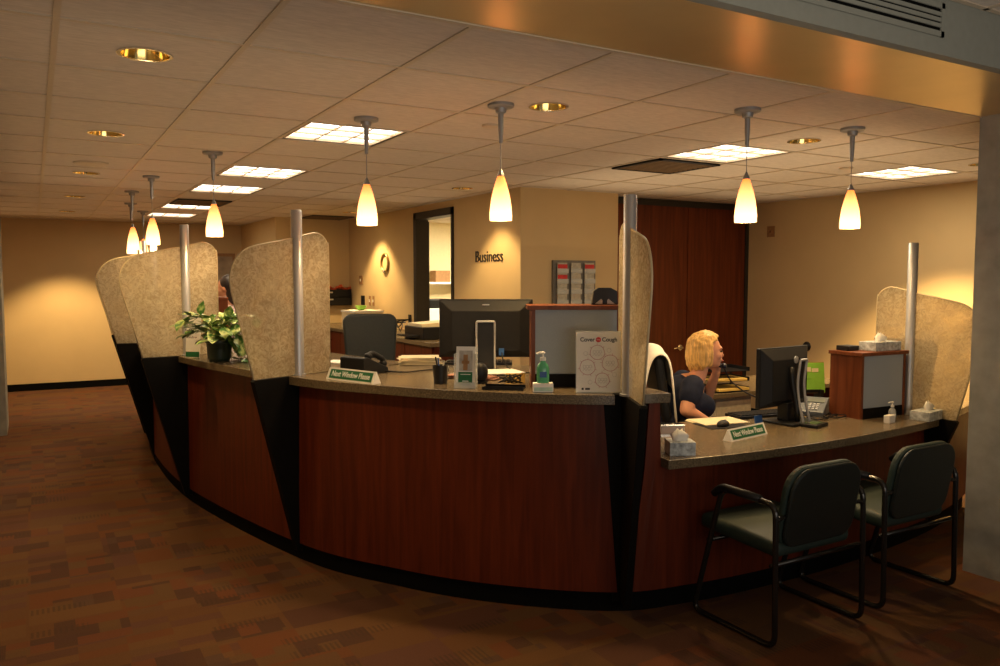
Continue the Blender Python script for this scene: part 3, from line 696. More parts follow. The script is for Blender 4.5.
# webcam ball / black speaker
t=thing('desk_speaker','small rounded black speaker behind the brochure holder','speaker',(1.97,3.58,TOP))
b=bmesh.new(); ball(b,(0,0,.055),.05,(.8,.7,1.05)); obj('speaker_body',b,blackp2,t,smooth=True); b=bmesh.new(); lathe(b,[(.035,0),(.035,.012),(.02,.014)],seg=20); obj('speaker_foot',b,blackp,t,smooth='auto')
# keyboard in front of monitor (partly hidden)
def keyboard(loc,rz,label,w=.42,d=.15):
    t=thing('keyboard',label,'keyboard',loc,rz)
    obj('keyboard_body',bx(-w/2,w/2,-d/2,d/2,0,.018),blackp,t,bev=.004)
    b=bmesh.new()
    for i in range(15):
        for j in range(5): bx(-w/2+.012+i*.0265,-w/2+.034+i*.0265,-d/2+.012+j*.026,-d/2+.033+j*.026,.018,.024,b)
    obj('keys',b,blackp2,t); return t
keyboard((2.42,4.42,TOP),R(-31),'black keyboard behind the large monitor')
def paperstack(loc,rz,label,w,d,n,m=white,name='paper_stack',j=.012,seed=1):
    rg=random.Random(seed); b=bmesh.new(); z=0
    for k in range(n):
        th=.004; box(b,(rg.uniform(-j,j),rg.uniform(-j,j),z+th/2),(w,d,th*.9),rz=rg.uniform(-.12,.12)); z+=th
    o=obj(name,b,m,loc=loc,rot=(0,0,rz)); tag(o,label,'papers'); return o
paperstack((2.16,3.82,TOP),R(-10),'loose magazines and papers under the large monitor',.30,.21,7,white,seed=2,j=.03)
paperstack((2.02,3.78,TOP),R(-60),'reddish brochures fanned in front of the monitor stand',.25,.10,5,mat('reddish_paper',(.35,.17,.12),.6),seed=5,j=.03)
o=obj('memo_card',bx(-.05,.05,-.002,.002,0,.05),yellow,loc=(2.13,3.50,TOP),rot=(R(-12),0,R(-31))); tag(o,'yellow memo card propped left of the grey cabinet','card')
o=obj('desk_tray',bx(-.10,.10,-.045,.045,0,.006,bx(-.10,.10,-.047,-.043,0,.018,bx(-.10,.10,.043,.047,0,.018))),blackp,loc=(1.965,3.335,TOP),rot=(0,0,R(-40))); tag(o,'flat black pen tray lying near the counter edge','tray')
t=thing('cable_coil','tangle of black cables beside the pen tray','cable',(2.05,3.42,TOP))
b=bmesh.new()
for k in range(4):
    rg=random.Random(k); pts=[(rg.uniform(-.05,.05)+.035*math.cos(a/10*2*PI),rg.uniform(-.01,.01)+.03*math.sin(a/10*2*PI),.006+.05*abs(math.sin(a*.6+k))) for a in range(11)]
    tube(b,fillet(pts,.02,3),.003,6)
obj('cable',b,blackp,t,smooth=True)
paperstack((2.10,4.62,TOP),R(-20),'thick stack of papers left of the large monitor',.24,.20,12,cream,seed=8)
o=paperstack((1.62,4.72,TOP),R(-50),'white papers next to the grey telephone',.20,.16,8,white,seed=9)
# tent card on cabinet
t=thing('tent_card','black tent card with two white flaps on top of the grey cabinet','card',(2.495,3.235,TOP+.406),R(-31))
b=bmesh.new(); prism(b,[(-.065,0),(.065,0),(.062,.068),(.03,.085),(-.03,.085),(-.055,.068)],.045,Matrix.Identity(4)); obj('card_body',b,blackp,t)
b=bmesh.new(); prism(b,[(-.050,.004),(-.012,.004),(-.012,.022),(-.018,.030)],.002,Matrix.Translation((0,-.0245,0))); prism(b,[(.050,.004),(.012,.004),(.012,.022),(.018,.030)],.002,Matrix.Translation((0,-.0245,0))); obj('white_flap',b,greyp,t)

# telephones
def phone(loc,rz,label,m=blackp2,sc=1.0,hs=True):
    t=thing('telephone',label,'telephone',loc,rz)
    b=bmesh.new(); f=[(-.10,0),(.10,0),(.10,.095),(.07,.10),(-.10,.03)]  # side profile (y,z)
    l=[b.verts.new((-.095,y,z)) for y,z in f]; r_=[b.verts.new((.095,y,z)) for y,z in f]; b.faces.new(l); b.faces.new(r_[::-1])
    for i in range(5): b.faces.new((l[i],r_[i],r_[(i+1)%5],l[(i+1)%5]))
    obj('phone_body',b,m,t,bev=.006)
    sl=math.atan2(.07,.17); Mx=Matrix.Translation((0,-.10,.03))@Matrix.Rotation(sl,4,'X')
    b=bmesh.new()
    for i in range(3):
        for j in range(4): box(b,(.005+i*.022,.03+j*.02,.003),(.015,.012,.006))
    b.transform(Mx); obj('keypad',b,silver,t)
    b=bmesh.new(); box(b,(.03,.135,.003),(.10,.045,.004)); b.transform(Mx); obj('phone_display',b,mat('phone_lcd',(.14,.16,.14),.3) if 'phone_lcd' not in MATS else MATS['phone_lcd'],t)
    if hs:
        b=bmesh.new(); tube(b,fillet([(-.062,.015,.012),(-.062,.03,.038),(-.062,.13,.042),(-.062,.15,.014)],.025,4),[.020]*2+[.016]*20 if False else .016,10); ball(b,(-.062,.02,.016),.024,(1,1,.8)); ball(b,(-.062,.15,.016),.024,(1,1,.8)); b.transform(Mx); obj('handset',b,m,t,smooth=True)
    b=bmesh.new(); pts=[(-.09-.004*k,-.09+.008*math.sin(k*1.8)+.0*k,.010+.006*math.cos(k*1.8)) for k in range(30)]; tube(b,pts,.0025,5); obj('coiled_cord',b,blackp,t,smooth=True)
    return t
phone((1.62,4.32,TOP),R(115),'dark grey desk telephone on the high counter behind the sign')
b=bmesh.new(); tube(b,fillet([(1.72,4.25,TOP+.01),(1.82,4.18,TOP+.005),(1.98,4.25,TOP+.005),(2.10,4.20,TOP+.005)],.08,5),.004,6); tag(obj('telephone_cable',b,blackp,smooth=True),'dark cable trailing from the high counter telephone','cable')
phone((4.20,3.33,LOW),R(-62),'grey desk telephone beside the low desk monitor',mat('phone_grey',(.10,.115,.13),.4),hs=False)

# low desk small things
def tissue_box(loc,rz,label,w=.235,d=.12,h=.06,m=floral,cube=False):
    t=thing('tissue_box',label,'tissue box',loc,rz,'flower-patterned tissue boxes')
    obj('carton',bx(-w/2,w/2,-d/2,d/2,0,h),m,t,bev=.002)
    b=bmesh.new(); rg=random.Random(4); n=14; hh=.055
    base=[b.verts.new((.05*math.cos(2*PI*k/n)*(.9 if not cube else .7),.018*math.sin(2*PI*k/n),h-.004)) for k in range(n)]
    mid=[b.verts.new((.045*math.cos(2*PI*k/n)+rg.uniform(-.008,.008),.022*math.sin(2*PI*k/n)+rg.uniform(-.008,.008),h+hh*.45)) for k in range(n)]
    top=[b.verts.new((.018*math.cos(2*PI*k/n)+rg.uniform(-.006,.010)-.008,.008*math.sin(2*PI*k/n),h+hh*rg.uniform(.75,1.1))) for k in range(n)]
    for A,B in((base,mid),(mid,top)):
        for k in range(n): b.faces.new((A[k],A[(k+1)%n],B[(k+1)%n],B[k]))
    b.faces.new(top); obj('tissue',b,white,t,smooth=True); return t
tissue_box((2.685,2.875,LOW),R(-28),'flower-patterned tissue box at the left corner of the low desk',w=.125,d=.11,h=.065,cube=True)
tissue_box((4.665,2.85,LOW),R(9),'flower-patterned tissue box in front of the right screen post',w=.235,d=.115,h=.055)
tissue_box((4.53,3.09,LOW+.406),R(-3),'flower-patterned tissue box on top of the low cabinet',w=.235,d=.12,h=.055)
o=obj('card_reader',bx(-.05,.05,-.045,.045,0,.03),blackp,loc=(4.355,3.19,LOW+.406),rot=(0,0,R(-3)),bev=.004); tag(o,'small black box behind the tissue box on the low cabinet','box')
t=thing('napkin_holder','shiny clear and rose holder behind the corner tissue box','holder',(2.98,3.26,LOW),R(-28))
obj('holder_body',bx(-.065,.065,-.035,.035,0,.052),clear,t,bev=.004); obj('holder_cards',bx(-.055,.055,-.022,.022,.006,.044),rose,t); obj('holder_rim',bx(-.066,.066,-.036,.036,.050,.058),chrome,t,bev=.002); obj('holder_foot',bx(-.066,.066,-.036,.036,0,.006),chrome,t)
o=obj('mouse_pad',bx(-.13,.13,-.10,.10,0,.004),blackp,loc=(3.42,3.32,LOW),rot=(0,0,R(-12))); tag(o,'dark mouse pad on the low desk','mouse pad')
t=thing('computer_mouse','black computer mouse with grey sides on its pad','mouse',(3.40,3.29,LOW+.004),R(20))
b=bmesh.new(); ball(b,(0,0,.006),.055,(1,.58,.5)); 
for v in b.verts: v.co.z=max(v.co.z,0)
obj('mouse_shell',b,blackp2,t,smooth=True); obj('scroll_wheel',box(bmesh.new(),(.03,0,.029),(.016,.006,.008)),silver,t)
keyboard((3.86,3.44,LOW),R(-8),'black keyboard between the woman and her monitor',w=.40)
paperstack((3.48,3.41,LOW),R(-5),'pale yellow papers under the woman\'s forearm',.30,.21,2,cream,seed=3)
t=thing('credit_card_terminal','flat black pad device lying at the foot of the monitor','device',(3.86,3.03,LOW),R(15))
obj('device_body',bx(-.075,.075,-.05,.05,0,.02),blackp,t,bev=.005); obj('device_screen',bx(-.055,.055,-.03,.035,.0202,.0212),mat('dim_glass',(.03,.035,.035),.15),t)
t=thing('notice_board','small lime green board with pinned notes behind the telephone','notice board',(4.44,3.54,LOW),R(-24))
obj('board',bx(-.125,.125,0,.012,.09,.29),lime,t,rot=(R(-8),0,0)); obj('board_frame',bx(-.13,.13,.012,.018,.085,.295),brown,t,rot=(R(-8),0,0))
for x_,z_,w_,h_,m_ in((-.075,.18,.075,.16,white),(.0,.245,.06,.03,cream),(.0,.20,.055,.03,lime),(.06,.24,.045,.025,cream)): obj('pinned_note',box(bmesh.new(),(x_,-.002,z_),(w_,.002,h_)),m_,t,rot=(R(-8),0,0))
b=bmesh.new(); bx(-.10,-.08,-.02,.08,0,.11,b); bx(.08,.10,-.02,.08,0,.11,b); bx(-.1,.1,0,.03,.09,.11,b); obj('board_stand',b,blackp,t)
o=obj('blue_folder',bx(-.035,.03,-.003,.003,0,.055),blue,loc=(3.62,3.22,LOW+.0),rot=(R(-10),0,R(5))); tag(o,'blue card leaning under the low desk monitor','card')
t=thing('cable_bundle','black cables looping over the low desk by the telephone','cable',(4.12,3.18,LOW))
b=bmesh.new(); rg=random.Random(11)
for k in range(5):
    pts=[(-.18+.08*q+rg.uniform(-.02,.02),rg.uniform(-.09,.09),.005+.012*rg.random()) for q in range(6)]; tube(b,fillet(pts,.05,5),.0032,6)
obj('cable',b,blackp,t,smooth=True)
# return desk with trays
t=thing('return_desk','grey side desk with cream pedestal behind the low desk','desk',(4.98,4.62,0),0)
obj('desk_top',bx(-.68,.9,-.35,.35,.70,.735),lam,t,bev=.003); obj('pedestal',bx(-.62,-.22,-.30,.30,0,.70),mat('cream_metal',(.55,.50,.40),.5),t); obj('end_panel',bx(.84,.88,-.3,.3,0,.70),cherry,t)
for k in range(3): obj('drawer',bx(-.60,-.24,-.312,-.30,.06+.21*k,.25+.21*k),MATS['cream_metal'],t)
t=thing('letter_tray','black stacked letter trays holding yellow folders on the side desk','letter tray',(4.55,4.42,.735),R(-10))
for k in range(3):
    b=bmesh.new(); z=.005+.075*k; bx(-.16,.16,-.12,.12,z,z+.004,b); bx(-.16,-.155,-.12,.12,z,z+.03,b); bx(.155,.16,-.12,.12,z,z+.03,b); bx(-.16,.16,.115,.12,z,z+.03,b); obj('tray',b,blackp,t)
    if k<2: obj('folder',box(bmesh.new(),(.0-.02*k,-.03,z+.016),(.29,.22,.016),rz=.1-.15*k),yellow,t)
b=bmesh.new()
for x_ in(-.155,.155): bx(x_-.004,x_+.004,.10,.11,0,.18,b)
obj('tray_post',b,blackp,t)

# potted pothos
def plant():
    t=thing('potted_pothos','variegated trailing pothos in a dark green pot on the counter','plant',(1.04,5.435,TOP),0)
    b=bmesh.new(); lathe(b,[(.062,0),(.068,.01),(.082,.12),(.088,.122),(.088,.140),(.080,.140),(.074,.02),(.0005,.02)],seg=28); obj('pot',b,pot_m,t,smooth='auto')
    b=bmesh.new(); lathe(b,[(.078,.122),(.0005,.126)],seg=20,cap=False); obj('soil',b,brown,t)
    rg=random.Random(21); bs=bmesh.new(); bl=bmesh.new()
    def leaf(p,d,s):
        d=d.normalized(); side=d.cross(Vector((0,0,1)));
        if side.length<.1: side=Vector((1,0,0))
        side.normalize(); up=side.cross(d).normalized()
        ol=[(0,0,0),(.18,.30,.03),(.45,.40,.05),(.75,.25,.02),(1.05,0,-.10),(.75,-.25,.02),(.45,-.40,.05),(.18,-.30,.03)]
        vs=[p+(d*a+side*b_+up*c_)*s for a,b_,c_ in ol]; m1=p+(d*.3)*s; m2=p+(d*.7-up*.02)*s
        v=[bl.verts.new(q) for q in vs]; a=bl.verts.new(m1); c=bl.verts.new(m2)
        for f in((0,1,a),(1,2,a),(2,c,a),(2,3,c),(3,4,c),(4,5,c),(5,6,c),(6,a,c),(6,7,a),(7,0,a)):
            bl.faces.new([v[i] if isinstance(i,int) else i for i in f])
    for k in range(50):
        a=rg.uniform(0,2*PI); 
        if k<16: a=rg.uniform(-1.1,.1)     # trailing toward the near side
        reach=rg.uniform(.08,.25); hgt=rg.uniform(.08,.24); drop=rg.uniform(-.30,-.05) if k<16 else rg.uniform(.0,.10)
        p0=Vector((rg.uniform(-.03,.03),rg.uniform(-.03,.03),.125)); p1=p0+Vector((reach*.4*math.cos(a),reach*.4*math.sin(a),hgt)); p2=p0+Vector((reach*1.1*math.cos(a),reach*1.1*math.sin(a),max(-.10,hgt*.7+drop-.05)))
        pts=[p0*(1-u)**2+p1*2*u*(1-u)+p2*u*u for u in [q/6 for q in range(7)]]; tube(bs,pts,.0022,5)
        for q in(3,4,5,6):
            d=(pts[q]-pts[q-1]).normalized()+Vector((rg.uniform(-.8,.8),rg.uniform(-.8,.8),rg.uniform(-.7,.4))); leaf(pts[q],d,rg.uniform(.06,.10))
    for v in bl.verts: v.co.z=max(v.co.z,.004)
    obj('stems',bs,stem_m,t); obj('leaves',bl,leaf_m,t,rawnorm=True)
plant()
t=thing('standing_notice','white standing notice with a green foot left of the plant','sign',(.925,5.775,TOP),R(-45))
obj('notice_sheet',bx(-.055,.055,0,.004,.0,.29),white,t,rot=(R(-6),0,0)); obj('green_band',bx(-.053,.053,-.001,-.0002,.004,.04),green,t,rot=(R(-6),0,0))
for k,s_ in enumerate(('Please','See Next','window')): text(s_,.026,text_b,t,(0,-.0015+.0,.23-.045*k),(R(84),0,0))
t=thing('paper_cup','small white cup between the standing notice and the pot','cup',(1.03,5.68,TOP)); b=bmesh.new(); lathe(b,[(.022,0),(.030,.075),(.028,.075),(.020,.003),(.0005,.003)],seg=18); obj('cup_wall',b,white,t,smooth='auto')

# ------------------------------------------------------------------ office chairs
def office_chair(loc,rz,label,seat=.62,backh=.62,w=.46,m=darkgrey):
    """faces local -y... backrest toward +y"""
    t=thing('office_chair',label,'office chair',loc,rz)
    b=bmesh.new(); box(b,(0,0,seat),(w,.46,.08)); o=obj('seat',b,m,t,smooth=True); q=o.modifiers.new('b','BEVEL'); q.width=.035; q.segments=4
    def ol(w,h,r):
        o=[]
        for cx,cz,a0 in((w/2-r,h/2-r,0),(-w/2+r,h/2-r,90),(-w/2*.86+r,-h/2+r,180),(w/2*.86-r,-h/2+r,270)):
            for k in range(6): a=R(a0+90*k/5); o.append((cx+r*math.cos(a),cz+r*math.sin(a)))
        return o
    b=bmesh.new(); prism(b,ol(w,backh,.07),.06,Matrix.Translation((0,.25,seat+.10+backh/2))@Matrix.Rotation(R(-10),4,'X')); obj('backrest',b,m,t,bev=.02)
    b=bmesh.new(); tube(b,fillet([(0,.05,seat-.05),(0,.26,seat-.04),(0,.31,seat+.28)],.06,5),.02,8); obj('back_bar',b,blackp,t,smooth=True)
    b=bmesh.new(); lathe(b,[(.03,.10),(.03,seat-.04),(.05,seat-.03)],seg=14); obj('gas_lift',b,blackp,t,smooth='auto')
    for k in range(5):
        a=2*PI*k/5; b=bmesh.new(); tube(b,[(0,0,.11),(.29*math.cos(a),.29*math.sin(a),.075)],[.025,.016],8); lg=obj('base_arm',b,blackp,t,smooth=True)
        b=bmesh.new(); tube(b,[(.29*math.cos(a)-.02,.29*math.sin(a),.03),(.29*math.cos(a)+.02,.29*math.sin(a),.03)],.029,12); obj('caster',b,blackp,lg,smooth='auto')
    for s_ in(-1,1):
        b=bmesh.new(); tube(b,fillet([(s_*(w/2-.03),.05,seat-.03),(s_*(w/2+.04),.05,seat),(s_*(w/2+.04),.05,seat+.2)],.04,4),.014,8); box(b,(s_*(w/2+.04),.0,seat+.21),(.06,.25,.03)); obj('armrest',b,blackp,t,smooth='auto')
    return t
office_chair((2.16,5.62,0),R(-20),'grey leather office chair behind the high counter telephone',seat=.66,backh=.56,w=.42)
c1=office_chair((3.60,4.02,0),R(-120)+0,'black office chair draped with a white jacket behind the woman',seat=.46,backh=.60,w=.46,m=blackp2) if False else None
PCX,PCY=3.66,3.80
c1=office_chair((3.68,3.79,0),R(60),'black office chair with white jacket that the woman sits on',seat=.44,backh=.60,w=.44,m=blackp2)
c2=office_chair((5.42,3.62,0),R(-80),'black office chair behind the low cabinet',seat=.46,backh=.58,w=.44,m=blackp2)
# jacket draped over the back of her chair
Cj=Matrix.Rotation(R(60),4,'Z')
b=bmesh.new(); n=9; rows=[]; rg=random.Random(2)
prof=[(.165,.62),(.185,.80),(.205,.96),(.235,1.065),(.30,1.09),(.355,1.055),(.375,.95),(.39,.80),(.40,.66)]
for q,(y,z) in enumerate(prof):
    rows.append([b.verts.new(Cj@Vector(((-.245+.49*k/n)*(1.0),y+.012*math.sin(k*2.1+q),z-.05*abs(2*k/n-1)**2-.03*(q in(0,8))*math.sin(k*1.7)))) for k in range(n+1)])
for A,B in zip(rows,rows[1:]):
    for k in range(n): b.faces.new((A[k],A[k+1],B[k+1],B[k]))
o=obj('white_jacket',b,jacket,smooth=True,loc=(3.68,3.79,.095)); q=o.modifiers.new('s','SOLIDIFY'); q.thickness=.012; q=o.modifiers.new('ss','SUBSURF'); q.levels=q.render_levels=2
tag(o,'white jacket hung over the back of the black office chair','jacket')

# ------------------------------------------------------------------ people
def capsule(bm,p0,p1,r0,r1,n=7,sq=None):
    p0,p1=Vector(p0),Vector(p1); 
    for k in range(n+1):
        t=k/n; r_=r0+(r1-r0)*t; bmesh.ops.create_icosphere(bm,subdivisions=2,radius=r_,matrix=Matrix.Translation(p0.lerp(p1,t)))
    tube(bm,[p0,p1],[r0,r1],14)
def ell(bm,c,s,rot=None,sub=3):
    M=Matrix.Translation(c)@(rot or Matrix.Identity(4))@Matrix.Diagonal((s[0],s[1],s[2],1)); bmesh.ops.create_icosphere(bm,subdivisions=sub,radius=1,matrix=M)
def remesh(o,v,sm=4):
    m=o.modifiers.new('r','REMESH'); m.mode='VOXEL'; m.voxel_size=v; m.use_smooth_shade=True
    if sm: m=o.modifiers.new('s','SMOOTH'); m.iterations=sm; m.factor=.5
def hand(bm,wrist,direc,palmn,s=1.0,curl=.6,left=1):
    """wrist point, finger direction, palm normal"""
    d=Vector(direc).normalized(); nrm=Vector(palmn); nrm=(nrm-d*nrm.dot(d)).normalized(); side=d.cross(nrm)*left; w=Vector(wrist)
    M=Matrix.Identity(4); 
    for k in range(5):
        t=k/4; c=w+d*(.02+.065*t)*s
        for q in(-1,0,1): bmesh.ops.create_icosphere(bm,subdivisions=2,radius=.016*s,matrix=Matrix.Translation(c+side*q*.022*s*(.8+.3*t)))
    for q,ln in zip((-1.5,-.5,.5,1.5),(.068,.078,.072,.056)):
        p=w+d*.085*s+side*q*.019*s; dd=d.copy(); r_=.0088*s
        for sgm in(.42,.32,.26):
            ax=side; dd=(Matrix.Rotation(-curl*left,3,ax)@dd); p2=p+dd*ln*sgm*s; capsule(bm,p,p2,r_,r_*.92,3); p=p2; r_*=.92
    p=w+d*.025*s-side*.03*s; dd=(d*.6-side*.7+nrm*.5).normalized()
    for ln in(.035,.030,.024): p2=p+dd*ln*s; capsule(bm,p,p2,.010*s,.009*s,3); p=p2; dd=(dd+d*.5+nrm*.2).normalized()
def head(bm,c,s=1.0):
    """face toward +x"""
    c=Vector(c)
    ell(bm,c+Vector((-.012,0,.020))*s,(.094*s,.075*s,.092*s)); ell(bm,c+Vector((.022,0,-.035))*s,(.066*s,.058*s,.070*s))
    ell(bm,c+Vector((.060,0,-.083))*s,(.024*s,.026*s,.020*s))                    # chin
    capsule(bm,c+Vector((.082,0,.006))*s,c+Vector((.096,0,-.026))*s,.008*s,.012*s,4)  # nose
    ell(bm,c+Vector((.080,0,-.056))*s,(.018*s,.026*s,.012*s))                    # lips
    ell(bm,c+Vector((.074,0,.022))*s,(.020*s,.048*s,.014*s))                     # brow
    for q in(-1,1):
        ell(bm,c+Vector((.055,q*.040,-.025))*s,(.028*s,.022*s,.026*s)); ell(bm,c+Vector((-.010,q*.076,-.01))*s,(.018*s,.009*s,.030*s))
W=thing('person','seated woman in a navy short-sleeved top talking on the telephone','person',(3.69,3.74,0),R(-30.2))
b=bmesh.new()
HC=(.020,0,1.125)
head(b,HC,.98)
capsule(b,(-.045,0,.955),(-.015,0,1.06),.056,.050)
# torso
ell(b,(-.20,0,.55),(.15,.19,.13)); ell(b,(-.19,0,.66),(.15,.165,.15)); ell(b,(-.145,0,.80),(.145,.175,.15),Matrix.Rotation(R(15),4,'Y')); ell(b,(-.10,0,.90),(.095,.175,.085)); ell(b,(-.03,-.075,.79),(.075,.075,.075)); ell(b,(-.03,.075,.79),(.075,.075,.075))
# arms: near (camera side, -y) rests on the desk, far (+y) holds the receiver
capsule(b,(-.115,-.175,.925),(-.165,-.235,.785),.052,.043); capsule(b,(-.165,-.235,.785),(.04,-.15,.665),.042,.026)
hand(b,(.04,-.15,.665),(1,.3,-.35),(0,0,-1),1.0,.25,1)
capsule(b,(-.10,.175,.925),(.07,.20,.790),.052,.042); capsule(b,(.07,.20,.790),(.105,.095,.985),.040,.026)
hand(b,(.105,.095,.985),(-.25,-.12,1),(-.6,-.8,0),1.0,.75,1)
# legs
for q in(-1,1):
    capsule(b,(-.20,q*.095,.52),(.26,q*.10,.50),.085,.062); capsule(b,(.26,q*.10,.50),(.20,q*.10,.10),.058,.038); capsule(b,(.19,q*.10,.06),(.34,q*.11,.04),.040,.032)
o=obj('body',b,skin,W); remesh(o,.0065,5)
b=bmesh.new()
ell(b,(-.20,0,.56),(.162,.20,.14)); ell(b,(-.19,0,.66),(.168,.18,.16)); ell(b,(-.145,0,.80),(.162,.190,.158),Matrix.Rotation(R(15),4,'Y')); ell(b,(-.125,0,.895),(.115,.192,.082)); ell(b,(-.03,-.075,.785),(.085,.085,.08)); ell(b,(-.03,.075,.785),(.085,.085,.08))
capsule(b,(-.110,-.160,.925),(-.135,-.200,.865),.072,.070); capsule(b,(-.10,.165,.920),(.01,.195,.835),.072,.066)
o=obj('blouse',b,shirt,W); remesh(o,.009,3)
b=bmesh.new()
for q in(-1,1):
    capsule(b,(-.20,q*.095,.52),(.26,q*.10,.50),.095,.072); capsule(b,(.26,q*.10,.50),(.20,q*.10,.13),.070,.055)
ell(b,(-.20,0,.53),(.165,.205,.12)); o=obj('trousers',b,jeans,W); remesh(o,.012,3)
b=bmesh.new()
for q in(-1,1): ell(b,(.27,q*.105,.045),(.125,.045,.045)); 
o=obj('shoes',b,blackp,W,smooth=True)
# bob haircut
b=bmesh.new(); bmesh.ops.create_uvsphere(b,u_segments=48,v_segments=32,radius=1)
hc=Vector((-.002,0,1.142))
for v in b.verts:
    x,y,z=v.co; a=math.atan2(y,x)
    rx,ry,rz_=.118,.098,.118
    px,py,pz=x*rx,y*ry,z*rz_
    if z<0:   # hang straight down
        f=math.hypot(x,y); u=min(1,-z*1.0)
        px=math.cos(a)*rx*(1.0+.10*u-.16*u*u)*(f**.25 if f>0 else 0); py=math.sin(a)*ry*(1.06+.10*u-.16*u*u)*(f**.25 if f>0 else 0); pz=-u*.112*(1-.12*math.cos(a))
        if px<0: pz-=.012
    # open the face
    if px>.035 and pz<.050+ (0.02 if abs(a)<.6 else 0): px=.035+ (px-.035)*.05
    if px>.02 and pz<.055 and abs(py)<.062: px=min(px,.030)
    w_=1+.030*math.sin(a*13+z*4)+.022*math.sin(a*29-z*3); pz+=.010*math.sin(a*11) if z<-.6 else 0
    v.co=hc+Vector((px*w_,py*w_,pz))
o=obj('hair',b,hair,W,smooth=True); q=o.modifiers.new('ss','SUBSURF'); q.levels=q.render_levels=1
tx=bpy.data.textures.new('hair_clouds','CLOUDS'); tx.noise_scale=.035; q=o.modifiers.new('d','DISPLACE'); q.texture=tx; q.strength=.016; q.mid_level=.5
for q in(-1,1):
    b=bmesh.new(); ell(b,(.100,q*.030,1.128),(.008,.013,.006)); obj('eye',b,eyew,W,smooth=True)
    b=bmesh.new(); capsule(b,(.104,q*.016,1.150),(.094,q*.046,1.150),.003,.003,2); obj('eyebrow',b,brown,W,smooth=True)
b=bmesh.new(); ell(b,(.114,0,1.066),(.006,.020,.006)); obj('lips',b,lips,W,smooth=True)
# receiver held to her ear
t=thing('telephone_receiver','dark telephone receiver held against the woman\'s cheek','telephone receiver',(3.69,3.74,0),R(-30.2))
b=bmesh.new(); pts=fillet([(.012,.094,1.135),(.048,.112,1.10),(.100,.085,1.035),(.128,.030,1.025)],.03,4); tube(b,pts,.014,10); ball(b,(.010,.096,1.135),.026,(.9,.7,1)); ball(b,(.130,.02,1.03),.024,(.8,1,.8)); obj('handset',b,mat('navy_plastic',(.012,.014,.03),.35),t,smooth=True)
b=bmesh.new(); pts=[(.135,.02,1.01),(.18,.05,.93),(.27,.06,.86),(.40,.02,.80),(.52,-.02,.79),(.62,-.03,.775)]; tube(b,fillet(pts,.06,5),.005,7); obj('coiled_cord',b,blackp,t,smooth=True)

# second person far behind, seen between screens
W2=thing('person','distant person with dark hair and pale pink top behind the plant','person',(1.68,8.30,0),R(150))
b=bmesh.new(); head(b,(.02,0,1.50),.98); capsule(b,(-.02,0,1.32),(0,0,1.43),.052,.048); ell(b,(-.03,0,1.16),(.11,.17,.17)); ell(b,(-.03,0,.98),(.12,.165,.15)); ell(b,(-.02,0,.85),(.13,.18,.12))
for q in(-1,1):
    capsule(b,(-.02,q*.17,1.27),(.02,q*.22,1.04),.048,.040); capsule(b,(.02,q*.22,1.04),(.22,q*.15,1.08),.038,.026); hand(b,(.22,q*.15,1.08),(1,0,0),(0,0,-1),1,.3,q)
    capsule(b,(-.02,q*.09,.80),(0,q*.10,.46),.085,.058); capsule(b,(0,q*.10,.46),(-.01,q*.10,.09),.056,.038); capsule(b,(-.02,q*.10,.045),(.15,q*.11,.04),.040,.032)
o=obj('body',b,skin,W2); remesh(o,.010,4)
b=bmesh.new(); ell(b,(-.03,0,1.16),(.125,.185,.18)); ell(b,(-.03,0,.98),(.135,.18,.16))
for q in(-1,1): capsule(b,(-.02,q*.17,1.27),(.02,q*.22,1.06),.062,.055)
o=obj('blouse',b,pink,W2); remesh(o,.012,3)
b=bmesh.new(); ell(b,(-.02,0,.85),(.145,.195,.13))
for q in(-1,1): capsule(b,(-.02,q*.09,.80),(0,q*.10,.46),.096,.072); capsule(b,(0,q*.10,.46),(-.01,q*.10,.11),.070,.058)
o=obj('trousers',b,jeans,W2); remesh(o,.012,3)
b=bmesh.new(); ell(b,(-.025,0,1.54),(.105,.090,.10)); ell(b,(-.06,0,1.46),(.075,.085,.13)); o=obj('hair',b,darkhair,W2,smooth=True)
b=bmesh.new()
for q in(-1,1): ell(b,(.07,q*.105,.04),(.12,.045,.04))
obj('shoes',b,blackp,W2,smooth=True)

# ------------------------------------------------------------------ background furniture
t=thing('credenza','long wooden credenza with grey top along the Business wall','cabinet',(0,0,0))
obj('cabinet_top',bx(3.30,3.94,7.0,11.08,.93,.97),lam,t,bev=.003)
for k in range(6):
    y0=7.05+k*.67; cb=obj('cabinet_door',bx(3.335,3.355,y0,y0+.655,.10,.92),cherry,t); obj('door_handle',bx(3.318,3.333,y0+.30,y0+.36,.80,.815),chrome,cb)
obj('cabinet_body',bx(3.356,3.94,7.03,11.08,.0,.929),cherry,t)
t=thing('back_cabinet','wooden cabinet with grey top against the alcove wall','cabinet',(0,0,0))
obj('cabinet_top',bx(3.03,3.28,10.45,11.08,.93,.97),lam,t); obj('cabinet_body',bx(3.04,3.27,10.48,11.08,0,.93),cherry,t)
t=thing('wall_file_holder','black two-tier file holder fixed to the alcove wall','file holder',(3.73,11.1,1.22))
b=bmesh.new(); bx(-.24,.20,-.012,0,0,.24,b); bx(-.24,.20,-.13,-.11,0,.11,b); bx(-.24,.20,-.11,-.09,.12,.22,b); bx(-.24,-.225,-.13,0,0,.23,b); bx(.185,.20,-.13,0,0,.23,b); bx(-.24,.20,-.13,0,0,.01,b); obj('pocket',b,blackp,t)
for k in range(2): obj('label_clip',bx(-.16,-.07,-.14+.02*k,-.13+.02*k,.075+.10*k,.095+.10*k),silver,t)
t=thing('orange_garland','orange-red paper garland above the black file holder','decoration',(3.77,11.07,1.47))
b=bmesh.new(); rg=random.Random(5)
